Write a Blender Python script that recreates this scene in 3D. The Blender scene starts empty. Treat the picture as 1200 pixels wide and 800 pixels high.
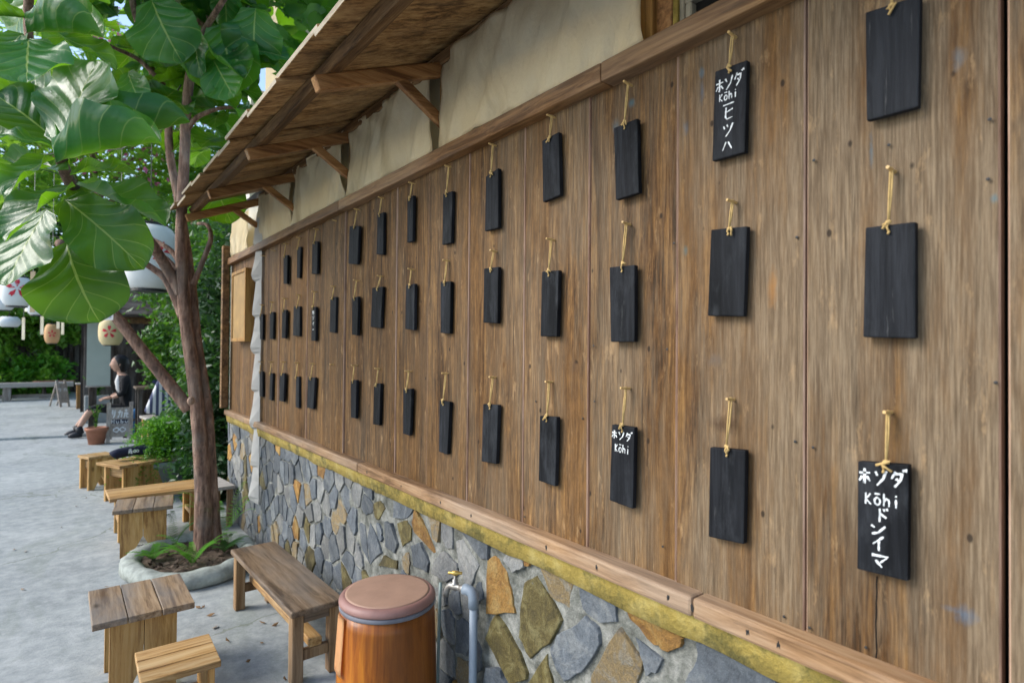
import bpy, bmesh, math, random
from mathutils import Vector, Matrix, noise
R = math.radians
rnd = random.Random(11)
scene = bpy.context.scene
COL = scene.collection

# ------------------------------------------------------------------ camera
F_PX = 680.0                                   # focal length in pixels of the 1200 px wide photograph
CAM = Vector((-1.028, 0.0, 1.30))
TH, PI_, RO = 0.65738641, 0.01227355, 0.00827927   # heading from the wall, pitch, roll
fwd = Vector((math.sin(TH)*math.cos(PI_), math.cos(TH)*math.cos(PI_), math.sin(PI_)))
rt = fwd.cross(Vector((0, 0, 1))).normalized()
up = rt.cross(fwd)
rt, up = rt*math.cos(RO)+up*math.sin(RO), up*math.cos(RO)-rt*math.sin(RO)
cd = bpy.data.cameras.new('camera'); cam = bpy.data.objects.new('camera', cd); COL.objects.link(cam)
M = Matrix((rt, up, -fwd)).transposed().to_4x4(); M.translation = CAM
cam.matrix_world = M
cd.sensor_width = 36.0; cd.lens = 36.0*F_PX/1200.0
cd.clip_start = 0.05; cd.clip_end = 2000
cd.dof.use_dof = True; cd.dof.focus_distance = 1.75; cd.dof.aperture_fstop = 4.0
scene.camera = cam

# ------------------------------------------------------------------ world, sun, exposure
SUN_EL, SUN_AZ = R(36), R(296)                 # azimuth clockwise from +Y: from the open yard side, a little ahead
w = bpy.data.worlds.new('World'); scene.world = w; w.use_nodes = True
nt = w.node_tree; nt.nodes.clear()
sky = nt.nodes.new('ShaderNodeTexSky'); sky.sky_type = 'NISHITA'; sky.sun_disc = False
sky.sun_elevation = SUN_EL; sky.sun_rotation = SUN_AZ; sky.air_density = 1.0; sky.dust_density = 1.2
bg = nt.nodes.new('ShaderNodeBackground'); bg.inputs['Strength'].default_value = 0.15
wo = nt.nodes.new('ShaderNodeOutputWorld')
nt.links.new(sky.outputs[0], bg.inputs['Color']); nt.links.new(bg.outputs[0], wo.inputs['Surface'])
sd = bpy.data.lights.new('sun', 'SUN'); sd.energy = 1.5; sd.angle = R(28); sd.color = (1.0, 0.97, 0.92)
sun = bpy.data.objects.new('sun', sd); COL.objects.link(sun)
sdir = Vector((math.sin(SUN_AZ)*math.cos(SUN_EL), math.cos(SUN_AZ)*math.cos(SUN_EL), math.sin(SUN_EL)))
sun.rotation_euler = sdir.to_track_quat('Z', 'Y').to_euler()
sun.location = (-6, 3, 9)
vs = scene.view_settings
vs.view_transform = 'Standard'; vs.look = 'None'; vs.gamma = 1.0; vs.use_curve_mapping = False
vs.exposure = 1.15
scene.render.engine = 'CYCLES'

# ------------------------------------------------------------------ pixel helpers (a pixel gives a direction only)
def ray(px, py): return rt*((px-600)/F_PX)+up*((400-py)/F_PX)+fwd
def at(px, py, d): return CAM+ray(px, py)*d                       # d: distance along the view axis
def wall(px, py, x=0.0):
    r = ray(px, py); return CAM+r*((x-CAM.x)/r.x)
def gnd(px, py, z=0.0):
    r = ray(px, py); return CAM+r*((z-CAM.z)/r.z)
def aty(px, py, y):
    r = ray(px, py); return CAM+r*((y-CAM.y)/r.y)
def V(*a): return Vector(a)

# ------------------------------------------------------------------ mesh builder
class MB:
    def __init__(s): s.bm = bmesh.new(); s.uv = None
    def box(s, c, size, rot=None, bev=0.0, seg=1, taper=None):
        r = bmesh.ops.create_cube(s.bm, size=1.0); vs_ = r['verts']
        for v in vs_:
            k = 1.0
            if taper and v.co.z > 0: k = taper
            v.co = Vector((v.co.x*size[0]*k, v.co.y*size[1]*k, v.co.z*size[2]))
        if bev > 0:
            es = list({e for v in vs_ for e in v.link_edges})
            rr = bmesh.ops.bevel(s.bm, geom=es, offset=bev, segments=seg, affect='EDGES', profile=0.5)
            vs_ = list({v for f in rr['faces'] for v in f.verts} | {v for v in vs_ if v.is_valid})
        m = rot if rot is not None else Matrix.Identity(3)
        for v in vs_: v.co = m @ v.co + Vector(c)
        return vs_
    def prism(s, pts, off, inset=0.0, bev=0.0):
        """closed polygon of 3D points extruded by vector off; far face drawn in by inset"""
        off = Vector(off); pts = [Vector(p) for p in pts]; n = len(pts)
        ctr = sum(pts, Vector())/n
        a = [s.bm.verts.new(p) for p in pts]
        rings = [a]
        if inset > 0:
            b = [s.bm.verts.new(p+off*0.75) for p in pts]
            rings.append(b)
        c = []
        for p in pts:
            q = p+off
            if inset > 0:
                d = ctr-p; L = d.length
                q += d*(min(inset/max(L, 1e-6), .4))
            c.append(s.bm.verts.new(q))
        rings.append(c)
        for r0, r1 in zip(rings, rings[1:]):
            for i in range(n): s.bm.faces.new((r0[i], r0[(i+1) % n], r1[(i+1) % n], r1[i]))
        s.bm.faces.new(c); s.bm.faces.new(list(reversed(a)))
    def tube(s, pts, radii, n=8, cap=True, wob=0.0, sd=0):
        pts = [Vector(p) for p in pts]
        if not isinstance(radii, (list, tuple)): radii = [radii]*len(pts)
        rg = random.Random(sd); rings = []; prev = None
        for i, p in enumerate(pts):
            t = (pts[min(i+1, len(pts)-1)]-pts[max(i-1, 0)]).normalized()
            if prev is None:
                a = t.cross(Vector((0, 0, 1)) if abs(t.z) < .9 else Vector((1, 0, 0))).normalized()
            else:
                a = (prev-t*prev.dot(t)).normalized()
            prev = a; b = t.cross(a); ring = []
            for k in range(n):
                an = 2*math.pi*k/n; rr = radii[i]*(1+rg.uniform(-wob, wob))
                ring.append(s.bm.verts.new(p+(a*math.cos(an)+b*math.sin(an))*rr))
            rings.append(ring)
        for r0, r1 in zip(rings, rings[1:]):
            for k in range(n): s.bm.faces.new((r0[k], r0[(k+1) % n], r1[(k+1) % n], r1[k]))
        if cap: s.bm.faces.new(list(reversed(rings[0]))); s.bm.faces.new(rings[-1])
    def lathe(s, c, prof, n=32, sx=1.0, sy=1.0, closed=True, wob=0.0, sd=0):
        c = Vector(c); rings = []; rg = random.Random(sd)
        ph = [rg.uniform(0, 6.28) for _ in range(4)]
        for (r, z) in prof:
            rings.append([s.bm.verts.new(c+Vector((math.cos(2*math.pi*k/n)*r*sx*(1+wob*math.sin(3*2*math.pi*k/n+ph[0])+wob*.7*math.sin(5*2*math.pi*k/n+ph[1])),
                          math.sin(2*math.pi*k/n)*r*sy*(1+wob*math.sin(2*2*math.pi*k/n+ph[2])), z))) for k in range(n)])
        for r0, r1 in zip(rings, rings[1:]):
            for k in range(n): s.bm.faces.new((r0[k], r0[(k+1) % n], r1[(k+1) % n], r1[k]))
        if closed: s.bm.faces.new(list(reversed(rings[0]))); s.bm.faces.new(rings[-1])
    def ball(s, c, r, sub=2, sc=(1, 1, 1), rough=0.0, sd=0):
        rr = bmesh.ops.create_icosphere(s.bm, subdivisions=sub, radius=1.0)
        for v in rr['verts']:
            k = 1+rough*noise.noise(v.co*2.3+Vector((sd*3.1, sd, 0)))
            v.co = Vector((v.co.x*r*sc[0]*k, v.co.y*r*sc[1]*k, v.co.z*r*sc[2]*k))+Vector(c)
    def quad(s, a, b, c, d): s.bm.faces.new([s.bm.verts.new(Vector(p)) for p in (a, b, c, d)])
    def poly(s, pts): s.bm.faces.new([s.bm.verts.new(Vector(p)) for p in pts])

WL = {}                                        # world location of each parent
def setup(o, parent, origin):
    if parent is not None:
        o.parent = parent; o.location = origin-WL[parent.name]
    else: o.location = origin
    WL[o.name] = origin.copy()
def obj(name, mb, mat, parent=None, smooth=False, origin=None, angle=None):
    """link a builder (in world coordinates) as one mesh object with its origin at its base"""
    bm = mb.bm if isinstance(mb, MB) else mb
    bmesh.ops.recalc_face_normals(bm, faces=bm.faces[:])
    xs = [v.co for v in bm.verts]
    if origin is None:
        lo = Vector((min(c.x for c in xs), min(c.y for c in xs), min(c.z for c in xs)))
        hi = Vector((max(c.x for c in xs), max(c.y for c in xs), max(c.z for c in xs)))
        origin = Vector(((lo.x+hi.x)/2, (lo.y+hi.y)/2, lo.z))
    origin = Vector(origin)
    for v in bm.verts: v.co -= origin
    me = bpy.data.meshes.new(name); bm.to_mesh(me); bm.free()
    if smooth: me.polygons.foreach_set('use_smooth', [True]*len(me.polygons))
    for m in (mat if isinstance(mat, (list, tuple)) else [mat]): me.materials.append(m)
    o = bpy.data.objects.new(name, me); COL.objects.link(o)
    setup(o, parent, origin)
    return o
def inst(name, me, loc, parent=None, rot=None, scale=1.0):
    o = bpy.data.objects.new(name, me); COL.objects.link(o)
    setup(o, parent, Vector(loc))
    if rot is not None:
        o.rotation_mode = 'QUATERNION'; o.rotation_quaternion = rot
    o.scale = (scale,)*3
    return o
def thing(name, label, cat, loc, group=None):
    o = bpy.data.objects.new(name, None); COL.objects.link(o); o.empty_display_size = .1
    o.location = Vector(loc); WL[o.name] = Vector(loc)
    return tag(o, label, cat, group)
def tag(o, label, cat, group=None):
    o['label'] = label; o['category'] = cat
    if group: o['group'] = group
    return o
def struct(o): o['kind'] = 'structure'; return o
def rotz(a): return Matrix.Rotation(a, 3, 'Z')

# ------------------------------------------------------------------ materials
def newmat(name):
    m = bpy.data.materials.new(name); m.use_nodes = True; n = m.node_tree
    b = n.nodes['Principled BSDF']; return m, n, b
def N(n, t, **kw):
    x = n.nodes.new(t)
    for k, v in kw.items(): setattr(x, k, v)
    return x
def L(n, a, b): n.links.new(a, b)
def c4(c): return (c[0], c[1], c[2], 1.0)
def coords(n, scale=(1, 1, 1), world=False, rand=True):
    if world:
        src = N(n, 'ShaderNodeNewGeometry').outputs['Position']
    else:
        src = N(n, 'ShaderNodeTexCoord').outputs['Object']
        if rand:
            oi = N(n, 'ShaderNodeObjectInfo'); mu = N(n, 'ShaderNodeMath', operation='MULTIPLY'); mu.inputs[1].default_value = 43.0
            L(n, oi.outputs['Random'], mu.inputs[0])
            ad = N(n, 'ShaderNodeVectorMath', operation='ADD'); L(n, src, ad.inputs[0]); L(n, mu.outputs[0], ad.inputs[1]); src = ad.outputs[0]
    mp = N(n, 'ShaderNodeMapping'); mp.inputs['Scale'].default_value = scale; L(n, src, mp.inputs['Vector'])
    return mp.outputs[0]
def noise_n(n, vec, scale, detail=4, rough=.55, dist=0.0):
    x = N(n, 'ShaderNodeTexNoise'); x.inputs['Scale'].default_value = scale; x.inputs['Detail'].default_value = detail
    x.inputs['Roughness'].default_value = rough; x.inputs['Distortion'].default_value = dist
    if vec is not None: L(n, vec, x.inputs['Vector'])
    return x.outputs['Fac']
def ramp(n, fac, stops, interp='LINEAR'):
    r = N(n, 'ShaderNodeValToRGB'); r.color_ramp.interpolation = interp; el = r.color_ramp.elements
    while len(el) < len(stops): el.new(.5)
    for e, (p, c) in zip(el, stops): e.position = p; e.color = c4(c) if not isinstance(c, (int, float)) else (c, c, c, 1)
    L(n, fac, r.inputs[0]); return r.outputs[0]
def mix(n, fac, a, b, mode='MIX'):
    x = N(n, 'ShaderNodeMix', data_type='RGBA', blend_type=mode)
    def put(sock, v):
        if isinstance(v, (tuple, list)): sock.default_value = c4(v)
        else: L(n, v, sock)
    if isinstance(fac, (int, float)): x.inputs[0].default_value = fac
    else: L(n, fac, x.inputs[0])
    put(x.inputs[6], a); put(x.inputs[7], b); return x.outputs[2]
def math_n(n, op, a, b=None, clamp=False):
    x = N(n, 'ShaderNodeMath', operation=op, use_clamp=clamp)
    for i, v in enumerate((a, b)):
        if v is None: continue
        if isinstance(v, (int, float)): x.inputs[i].default_value = v
        else: L(n, v, x.inputs[i])
    return x.outputs[0]
def bump(n, b, h, strength=.3, dist=.005):
    x = N(n, 'ShaderNodeBump'); x.inputs['Strength'].default_value = strength; x.inputs['Distance'].default_value = dist
    L(n, h, x.inputs['Height']); L(n, x.outputs[0], b.inputs['Normal'])
def plain(name, col, rough=.6, var=.25, sc=12, metal=0.0, coat=0.0, bmp=.15, spec=.4):
    m, n, b = newmat(name); v = coords(n); f = noise_n(n, v, sc, 5, .6)
    c = ramp(n, f, [(.25, tuple(x*(1-var) for x in col)), (.75, tuple(min(1, x*(1+var)) for x in col))])
    L(n, c, b.inputs['Base Color']); b.inputs['Roughness'].default_value = rough; b.inputs['Metallic'].default_value = metal
    b.inputs['Coat Weight'].default_value = coat; b.inputs['Coat Roughness'].default_value = .15; b.inputs['Specular IOR Level'].default_value = spec
    if bmp: bump(n, b, noise_n(n, v, sc*4, 4, .6), bmp, .003)
    return m
def wood(name, dark, mid, light, axis='Z', rough=.65, grey=(.2, .19, .18), greyamt=.35, fine=70, coat=0.0, bmp=.35, knots=False, spec=.22):
    m, n, b = newmat(name)
    st = .06
    sc = {'X': (st, 1, 1), 'Y': (1, st, 1), 'Z': (1, 1, st)}[axis]
    v = coords(n, sc)
    big = coords(n, {'X': (.25, 1, 1), 'Y': (1, .25, 1), 'Z': (1, 1, .25)}[axis])
    warp = noise_n(n, big, 5, 3)
    vv = N(n, 'ShaderNodeVectorMath', operation='ADD'); L(n, v, vv.inputs[0])
    wv = N(n, 'ShaderNodeVectorMath', operation='SCALE'); L(n, warp, wv.inputs[0]); wv.inputs['Scale'].default_value = .06
    L(n, wv.outputs[0], vv.inputs[1])
    g1 = noise_n(n, vv.outputs[0], fine*1.7, 9, .72); g2 = noise_n(n, vv.outputs[0], fine*.4, 6, .65)
    gm = math_n(n, 'ADD', math_n(n, 'MULTIPLY', g1, .55), math_n(n, 'MULTIPLY', g2, .5))
    c = ramp(n, gm, [(.43, dark), (.52, mid), (.63, light)])
    bl = noise_n(n, big, 6, 5, .6)
    c = mix(n, math_n(n, 'MULTIPLY', ramp(n, bl, [(.42, 0.0), (.62, 1.0)]), greyamt), c, mix(n, g1, tuple(x*.6 for x in grey), tuple(x*1.35 for x in grey)))
    oi = N(n, 'ShaderNodeObjectInfo')
    hv = N(n, 'ShaderNodeHueSaturation'); L(n, c, hv.inputs['Color'])
    mr = N(n, 'ShaderNodeMapRange'); L(n, oi.outputs['Random'], mr.inputs[0]); mr.inputs[3].default_value = .82; mr.inputs[4].default_value = 1.15
    L(n, mr.outputs[0], hv.inputs['Value'])
    c = hv.outputs[0]
    if knots:
        kv = coords(n, {'X': (.45, 1, 1), 'Y': (1, .45, 1), 'Z': (1, 1, .45)}[axis])
        vo = N(n, 'ShaderNodeTexVoronoi'); vo.inputs['Scale'].default_value = 5.0; L(n, kv, vo.inputs['Vector'])
        k = ramp(n, vo.outputs['Distance'], [(.03, 1.0), (.075, 0.0)])
        c = mix(n, math_n(n, 'MULTIPLY', k, .75), c, tuple(x*.35 for x in dark))
    L(n, c, b.inputs['Base Color']); b.inputs['Roughness'].default_value = rough; b.inputs['Coat Weight'].default_value = coat
    b.inputs['Coat Roughness'].default_value = .2; b.inputs['Specular IOR Level'].default_value = spec
    bump(n, b, gm, bmp, .006)
    return m, n, b, c

# weathered wall boards: paint smears and a drying crack are marks of their own shape at fixed places on the boards
mWALL, n, b, c = wood('wall_board_wood', (.024, .011, .004), (.098, .047, .016), (.25, .135, .046), 'Z', .6, (.13, .092, .062), .3, 75, bmp=.8, spec=.12)
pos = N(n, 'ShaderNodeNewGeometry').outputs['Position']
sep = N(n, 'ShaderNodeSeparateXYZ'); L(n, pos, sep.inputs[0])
# boards of the open south bays are bleached grey and tan, farther ones keep more brown, with awning and tree shade put into the colour
or_ = noise_n(n, coords(n, (1, 1, .16), world=True), 6, 5, .65)
c = mix(n, math_n(n, 'MULTIPLY', ramp(n, or_, [(.46, 0.0), (.6, 1.0)]), .55), c, mix(n, noise_n(n, coords(n, (1, 1, .06), world=True), 190, 9, .72), (.050, .022, .006), (.21, .105, .034)))
fm = noise_n(n, coords(n, (1, 1, .45), world=True), 55, 8, .75)
c = mix(n, .5, c, mix(n, ramp(n, fm, [(.3, 0.0), (.7, 1.0)]), (.35, .33, .3), (1.6, 1.6, 1.5)), 'MULTIPLY')
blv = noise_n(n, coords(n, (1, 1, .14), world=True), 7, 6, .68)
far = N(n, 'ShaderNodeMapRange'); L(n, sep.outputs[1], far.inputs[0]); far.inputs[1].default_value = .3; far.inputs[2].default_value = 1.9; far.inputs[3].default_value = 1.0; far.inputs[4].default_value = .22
bleach_and_shade = math_n(n, 'MULTIPLY', math_n(n, 'MULTIPLY', ramp(n, blv, [(.40, .1), (.56, 1.0)]), far.outputs[0]), .9)
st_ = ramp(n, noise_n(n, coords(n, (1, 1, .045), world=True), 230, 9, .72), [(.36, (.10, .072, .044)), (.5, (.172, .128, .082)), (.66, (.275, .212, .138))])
c = mix(n, bleach_and_shade, c, st_)
sk = noise_n(n, coords(n, (1, 1, .045), world=True), 110, 7, .7)
c = mix(n, math_n(n, 'MULTIPLY', ramp(n, sk, [(.60, 0.0), (.68, 1.0)]), .28), c, (.36, .235, .12))
c = mix(n, math_n(n, 'MULTIPLY', ramp(n, sk, [(.32, 1.0), (.40, 0.0)]), .35), c, (.045, .024, .012))
fl = noise_n(n, coords(n, (1, 1, .3), world=True), 30, 5, .7)
c = mix(n, math_n(n, 'MULTIPLY', ramp(n, fl, [(.60, 0.0), (.72, 1.0)]), .4), c, (.5, .33, .17))
c = mix(n, math_n(n, 'MULTIPLY', ramp(n, noise_n(n, coords(n, (1, 1, .15), world=True), 9, 6, .7), [(.58, 0.0), (.75, 1.0)]), .55), c, (.06, .038, .022))
vs_ = N(n, 'ShaderNodeTexVoronoi'); vs_.inputs['Scale'].default_value = 17; L(n, coords(n, (1, 1, .6), world=True), vs_.inputs['Vector'])
c = mix(n, math_n(n, 'MULTIPLY', ramp(n, vs_.outputs['Distance'], [(.05, 1.0), (.085, 0.0)]), .85), c, (.02, .014, .01))
for (px, py, ry, rz, col, am) in ((675, 424, .008, .007, (.012, .007, .004), .95), (836, 422, .022, .016, (.12, .095, .075), .6), (672, 429, .02, .02, (.08, .05, .03), .5), (590, 428, .008, .016, (.10, .045, .012), .8), (848, 498, .045, .02, (.055, .03, .015), .7), (905, 340, .01, .05, (.30, .14, .04), .6),
    (1131, 722, .016, .018, (.04, .15, .27), .6), (1117, 715, .02, .006, (.06, .16, .26), .4), (739, 120, .012, .012, (.04, .2, .27), .7), (822, 108, .006, .03, (.06, .13, .2), .7), (803, 150, .008, .02, (.05, .12, .18), .7),
                              (1122, 68, .012, .02, (.1, .2, .27), .5), (1165, 232, .007, .008, (.03, .17, .24), .8), (803, 293, .008, .012, (.04, .15, .17), .7), (720, 148, .015, .02, (.08, .2, .26), .5), (822, 85, .01, .012, (.05, .2, .3), .5), (1020, 176, .004, .03, (.05, .2, .3), .5)):
    p = wall(px, py)
    d = N(n, 'ShaderNodeVectorMath', operation='SUBTRACT'); L(n, pos, d.inputs[0]); d.inputs[1].default_value = p
    d2 = N(n, 'ShaderNodeVectorMath', operation='MULTIPLY'); L(n, d.outputs[0], d2.inputs[0]); d2.inputs[1].default_value = (0, 1/ry, 1/rz)
    ln = N(n, 'ShaderNodeVectorMath', operation='LENGTH'); L(n, d2.outputs[0], ln.inputs[0])
    nz = noise_n(n, coords(n, (1, 1, .5), world=True), 90, 4, .7)
    k = ramp(n, math_n(n, 'ADD', ln.outputs['Value'], math_n(n, 'MULTIPLY', nz, 1.3)), [(.0, am), (.75, am), (1.0, 0.0)])
    kk = N(n, 'ShaderNodeMapRange'); L(n, math_n(n, 'ADD', ln.outputs['Value'], math_n(n, 'MULTIPLY', nz, 1.6)), kk.inputs[0])
    kk.inputs[1].default_value = 1.0; kk.inputs[2].default_value = 1.8; kk.inputs[3].default_value = am*(.55 if col[2] > col[0] else 1.0); kk.inputs[4].default_value = 0.0
    c = mix(n, kk.outputs[0], c, col)
p = wall(1026, 720); p1 = wall(1025, 675)
ny = math_n(n, 'ADD', sep.outputs[1], math_n(n, 'MULTIPLY', noise_n(n, coords(n, (1, 1, 1), world=True), 14, 3), .012))
cr = math_n(n, 'LESS_THAN', math_n(n, 'ABSOLUTE', math_n(n, 'SUBTRACT', ny, p.y+.006)), .0013)
cr = math_n(n, 'MULTIPLY', cr, math_n(n, 'LESS_THAN', sep.outputs[2], p1.z))
c = mix(n, cr, c, (.008, .006, .005))
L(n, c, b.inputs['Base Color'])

mEDGE, *_ = wood('board_edge_wood', (.22, .13, .085), (.36, .23, .16), (.48, .33, .24), 'Z', .6, greyamt=.2)
mRAIL, *_ = wood('rail_wood', (.085, .038, .012), (.20, .098, .036), (.32, .18, .075), 'Y', .55, (.25, .2, .15), .3, 55)
mSILL, *_ = wood('sill_wood', (.13, .07, .032), (.27, .155, .075), (.40, .26, .145), 'Y', .6, (.27, .225, .18), .5, 50)
mROOF, *_ = wood('roof_plank_wood', (.10, .05, .018), (.32, .175, .065), (.52, .33, .14), 'X', .65, (.24, .16, .085), .4, 40)
mROOFEND, *_ = wood('roof_plank_end_wood', (.3, .25, .18), (.45, .38, .28), (.55, .48, .38), 'Y', .7, greyamt=.3)
mRAFT, *_ = wood('rafter_wood', (.12, .05, .017), (.28, .13, .045), (.42, .23, .09), 'X', .5, (.22, .16, .1), .25, 50)
mPOST, *_ = wood('post_wood', (.14, .065, .018), (.30, .155, .04), (.42, .25, .08), 'Z', .55, (.2, .14, .08), .3, 50)
mPURL, *_ = wood('purlin_wood', (.06, .03, .012), (.15, .08, .032), (.27, .16, .07), 'Y', .65, (.14, .11, .08), .3, 50)
mPINEX, *_ = wood('honey_pine_x', (.22, .11, .034), (.42, .25, .095), (.54, .37, .18), 'X', .5, (.3, .26, .2), .22, 38, knots=True)
mPINEY, *_ = wood('honey_pine_y', (.22, .11, .034), (.42, .25, .095), (.54, .37, .18), 'Y', .5, (.3, .26, .2), .22, 38, knots=True)
mPINEZ, *_ = wood('honey_pine_z', (.24, .115, .032), (.46, .26, .082), (.57, .37, .155), 'Z', .5, (.34, .26, .17), .18, 38, knots=True)
mTOPY, *_ = wood('worn_table_top_wood', (.11, .065, .035), (.26, .175, .10), (.38, .275, .175), 'Y', .55, (.17, .16, .15), .75, 36, knots=True)
mBENCH, *_ = wood('dark_bench_wood', (.07, .042, .022), (.17, .11, .062), (.27, .19, .12), 'X', .5, (.13, .12, .11), .6, 34)
mBENCHL, *_ = wood('bench_leg_wood', (.13, .065, .025), (.28, .165, .075), (.4, .27, .15), 'Z', .5, (.2, .17, .14), .3, 40)
mTOPBENCH, *_ = wood('bench_seat_wood', (.07, .042, .022), (.18, .12, .07), (.28, .20, .13), 'Y', .5, (.12, .11, .10), .6, 34)
mDARKW, *_ = wood('dark_hut_wood', (.012, .009, .007), (.03, .022, .016), (.06, .045, .033), 'Z', .7)
mDARKX, *_ = wood('dark_hut_beam_wood', (.012, .009, .007), (.03, .022, .016), (.06, .045, .033), 'X', .7)
mGREYX, *_ = wood('grey_weathered_wood', (.22, .19, .16), (.36, .33, .29), (.5, .47, .43), 'X', .7, (.4, .4, .4), .5, 40)
mGREYZ, *_ = wood('grey_weathered_wood_z', (.17, .14, .12), (.29, .25, .21), (.4, .36, .31), 'Z', .7, (.32, .32, .32), .5, 40)
mBLACK, n, b, c = wood('black_stained_wood', (.003, .004, .005), (.007, .008, .010), (.018, .020, .024), 'Z', .6, (.022, .025, .03), .5, 60, bmp=.6, spec=.1)
sm_ = noise_n(n, coords(n, (1, 1, .35)), 16, 6, .7)
c = mix(n, math_n(n, 'MULTIPLY', ramp(n, sm_, [(.52, 0.0), (.68, 1.0)]), .55), c, (.04, .044, .05))
c = mix(n, math_n(n, 'MULTIPLY', ramp(n, noise_n(n, coords(n, (1, 1, .06)), 120, 4, .7), [(.66, 0.0), (.72, 1.0)]), .5), c, (.10, .10, .10))
L(n, c, b.inputs['Base Color'])
mPEG = plain('bamboo_peg', (.55, .36, .14), .5, .15, 30)
mROPE = plain('jute_cord', (.48, .33, .13), .85, .3, 60, bmp=.4)
mCHALK = plain('white_chalk_paint', (.66, .69, .70), .85, .3, 120)

# stone
def stone_mat(name, a, bcol, ccol, sc=9):
    m, n, b = newmat(name); v = coords(n); f = noise_n(n, v, sc, 7, .68, .6)
    c = ramp(n, f, [(.40, a), (.5, bcol), (.61, ccol)])
    f2 = noise_n(n, coords(n, (1, 1, .35)), sc*5, 5, .7)
    c = mix(n, .45, c, mix(n, f2, tuple(x*.45 for x in bcol), tuple(min(1, x*1.5) for x in bcol)))
    oi = N(n, 'ShaderNodeObjectInfo'); hv = N(n, 'ShaderNodeHueSaturation'); L(n, c, hv.inputs['Color'])
    mr = N(n, 'ShaderNodeMapRange'); L(n, oi.outputs['Random'], mr.inputs[0]); mr.inputs[3].default_value = .75; mr.inputs[4].default_value = 1.3
    L(n, mr.outputs[0], hv.inputs['Value'])
    L(n, hv.outputs[0], b.inputs['Base Color']); b.inputs['Roughness'].default_value = .55; b.inputs['Specular IOR Level'].default_value = .4
    f3 = noise_n(n, coords(n), sc*9, 8, .75); c3 = mix(n, .6, hv.outputs[0], mix(n, ramp(n, f3, [(.32, 0.0), (.68, 1.0)]), (.45, .45, .45), (1.6, 1.58, 1.5)), 'MULTIPLY'); L(n, c3, b.inputs['Base Color'])
    h = math_n(n, 'ADD', f, math_n(n, 'ADD', math_n(n, 'MULTIPLY', f2, .5), math_n(n, 'MULTIPLY', f3, .4))); bump(n, b, h, .8, .014)
    return m
S_SLATE = stone_mat('slate_stone', (.05, .06, .072), (.092, .107, .125), (.18, .19, .19))
S_GREY = stone_mat('grey_stone', (.09, .095, .10), (.165, .17, .17), (.26, .255, .235))
S_OLIVE = stone_mat('olive_stone', (.03, .025, .008), (.085, .065, .017), (.19, .17, .075), 17)
S_OCHRE = stone_mat('ochre_stone', (.11, .045, .010), (.29, .15, .03), (.38, .27, .10), 15)
S_RUST = stone_mat('mottled_stone', (.11, .115, .115), (.20, .14, .06), (.19, .2, .19), 16)
STONES = [S_SLATE, S_GREY, S_OLIVE, S_OCHRE, S_RUST]
m, n, b = newmat('mortar'); v = coords(n, world=True); f = noise_n(n, v, 14, 8, .7)
L(n, ramp(n, f, [(.36, (.06, .063, .052)), (.48, (.145, .15, .13)), (.62, (.30, .30, .27))]), b.inputs['Base Color']); b.inputs['Roughness'].default_value = .85
bump(n, b, noise_n(n, v, 45, 8, .7), .9, .012); mMORTAR = m
m, n, b = newmat('mossy_yellow_plaster'); v = coords(n, world=True)
c = ramp(n, noise_n(n, v, 10, 7, .7), [(.3, (.22, .165, .03)), (.5, (.36, .265, .055)), (.7, (.47, .38, .13))])
c = mix(n, ramp(n, noise_n(n, v, 7, 7, .75), [(.5, 0.0), (.62, .85)]), c, (.09, .085, .02))
sp_ = N(n, 'ShaderNodeSeparateXYZ'); L(n, v, sp_.inputs[0])
L(n, c, b.inputs['Base Color']); b.inputs['Roughness'].default_value = .85; bump(n, b, noise_n(n, v, 70, 6, .7), .8, .008); mBAND = m
# concrete ground
m, n, b = newmat('concrete_ground'); v = coords(n, world=True)
c = ramp(n, noise_n(n, v, 1.1, 8, .62), [(.36, (.225, .25, .255)), (.5, (.30, .327, .327)), (.64, (.39, .412, .406))])
c = mix(n, .42, c, ramp(n, noise_n(n, v, 13, 8, .75), [(.36, (.16, .18, .18)), (.5, (.33, .35, .345)), (.66, (.55, .565, .55))]))
c = mix(n, math_n(n, 'MULTIPLY', ramp(n, noise_n(n, coords(n, (1, .5, 1), world=True), 2.6, 6, .65, .8), [(.52, 0.0), (.66, 1.0)]), .45), c, (.17, .20, .165))
c = mix(n, math_n(n, 'MULTIPLY', ramp(n, noise_n(n, v, 5.2, 6, .7), [(.62, 0.0), (.74, 1.0)]), .5), c, (.56, .58, .58))
vo = N(n, 'ShaderNodeTexVoronoi', feature='DISTANCE_TO_EDGE'); vo.inputs['Scale'].default_value = .55
dv = N(n, 'ShaderNodeVectorMath', operation='ADD'); L(n, v, dv.inputs[0]); sc_ = N(n, 'ShaderNodeVectorMath', operation='SCALE')
nn = N(n, 'ShaderNodeTexNoise'); nn.inputs['Scale'].default_value = 3.5; nn.inputs['Detail'].default_value = 6; L(n, v, nn.inputs['Vector'])
L(n, nn.outputs['Color'], sc_.inputs[0]); sc_.inputs['Scale'].default_value = .35; L(n, sc_.outputs[0], dv.inputs[1]); L(n, dv.outputs[0], vo.inputs['Vector'])
c = mix(n, math_n(n, 'MULTIPLY', math_n(n, 'LESS_THAN', vo.outputs['Distance'], .0035), .55), c, (.12, .14, .09))
L(n, c, b.inputs['Base Color']); b.inputs['Roughness'].default_value = .78
bump(n, b, math_n(n, 'ADD', noise_n(n, v, 60, 6, .7), noise_n(n, v, 5, 5, .6)), .35, .006); mGROUND = m
mPLANTER = plain('planter_concrete', (.30, .325, .295), .9, .5, 14, bmp=.9)
mSOIL = plain('leaf_litter_soil', (.10, .07, .05), .95, .6, 40, bmp=.8)
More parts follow.
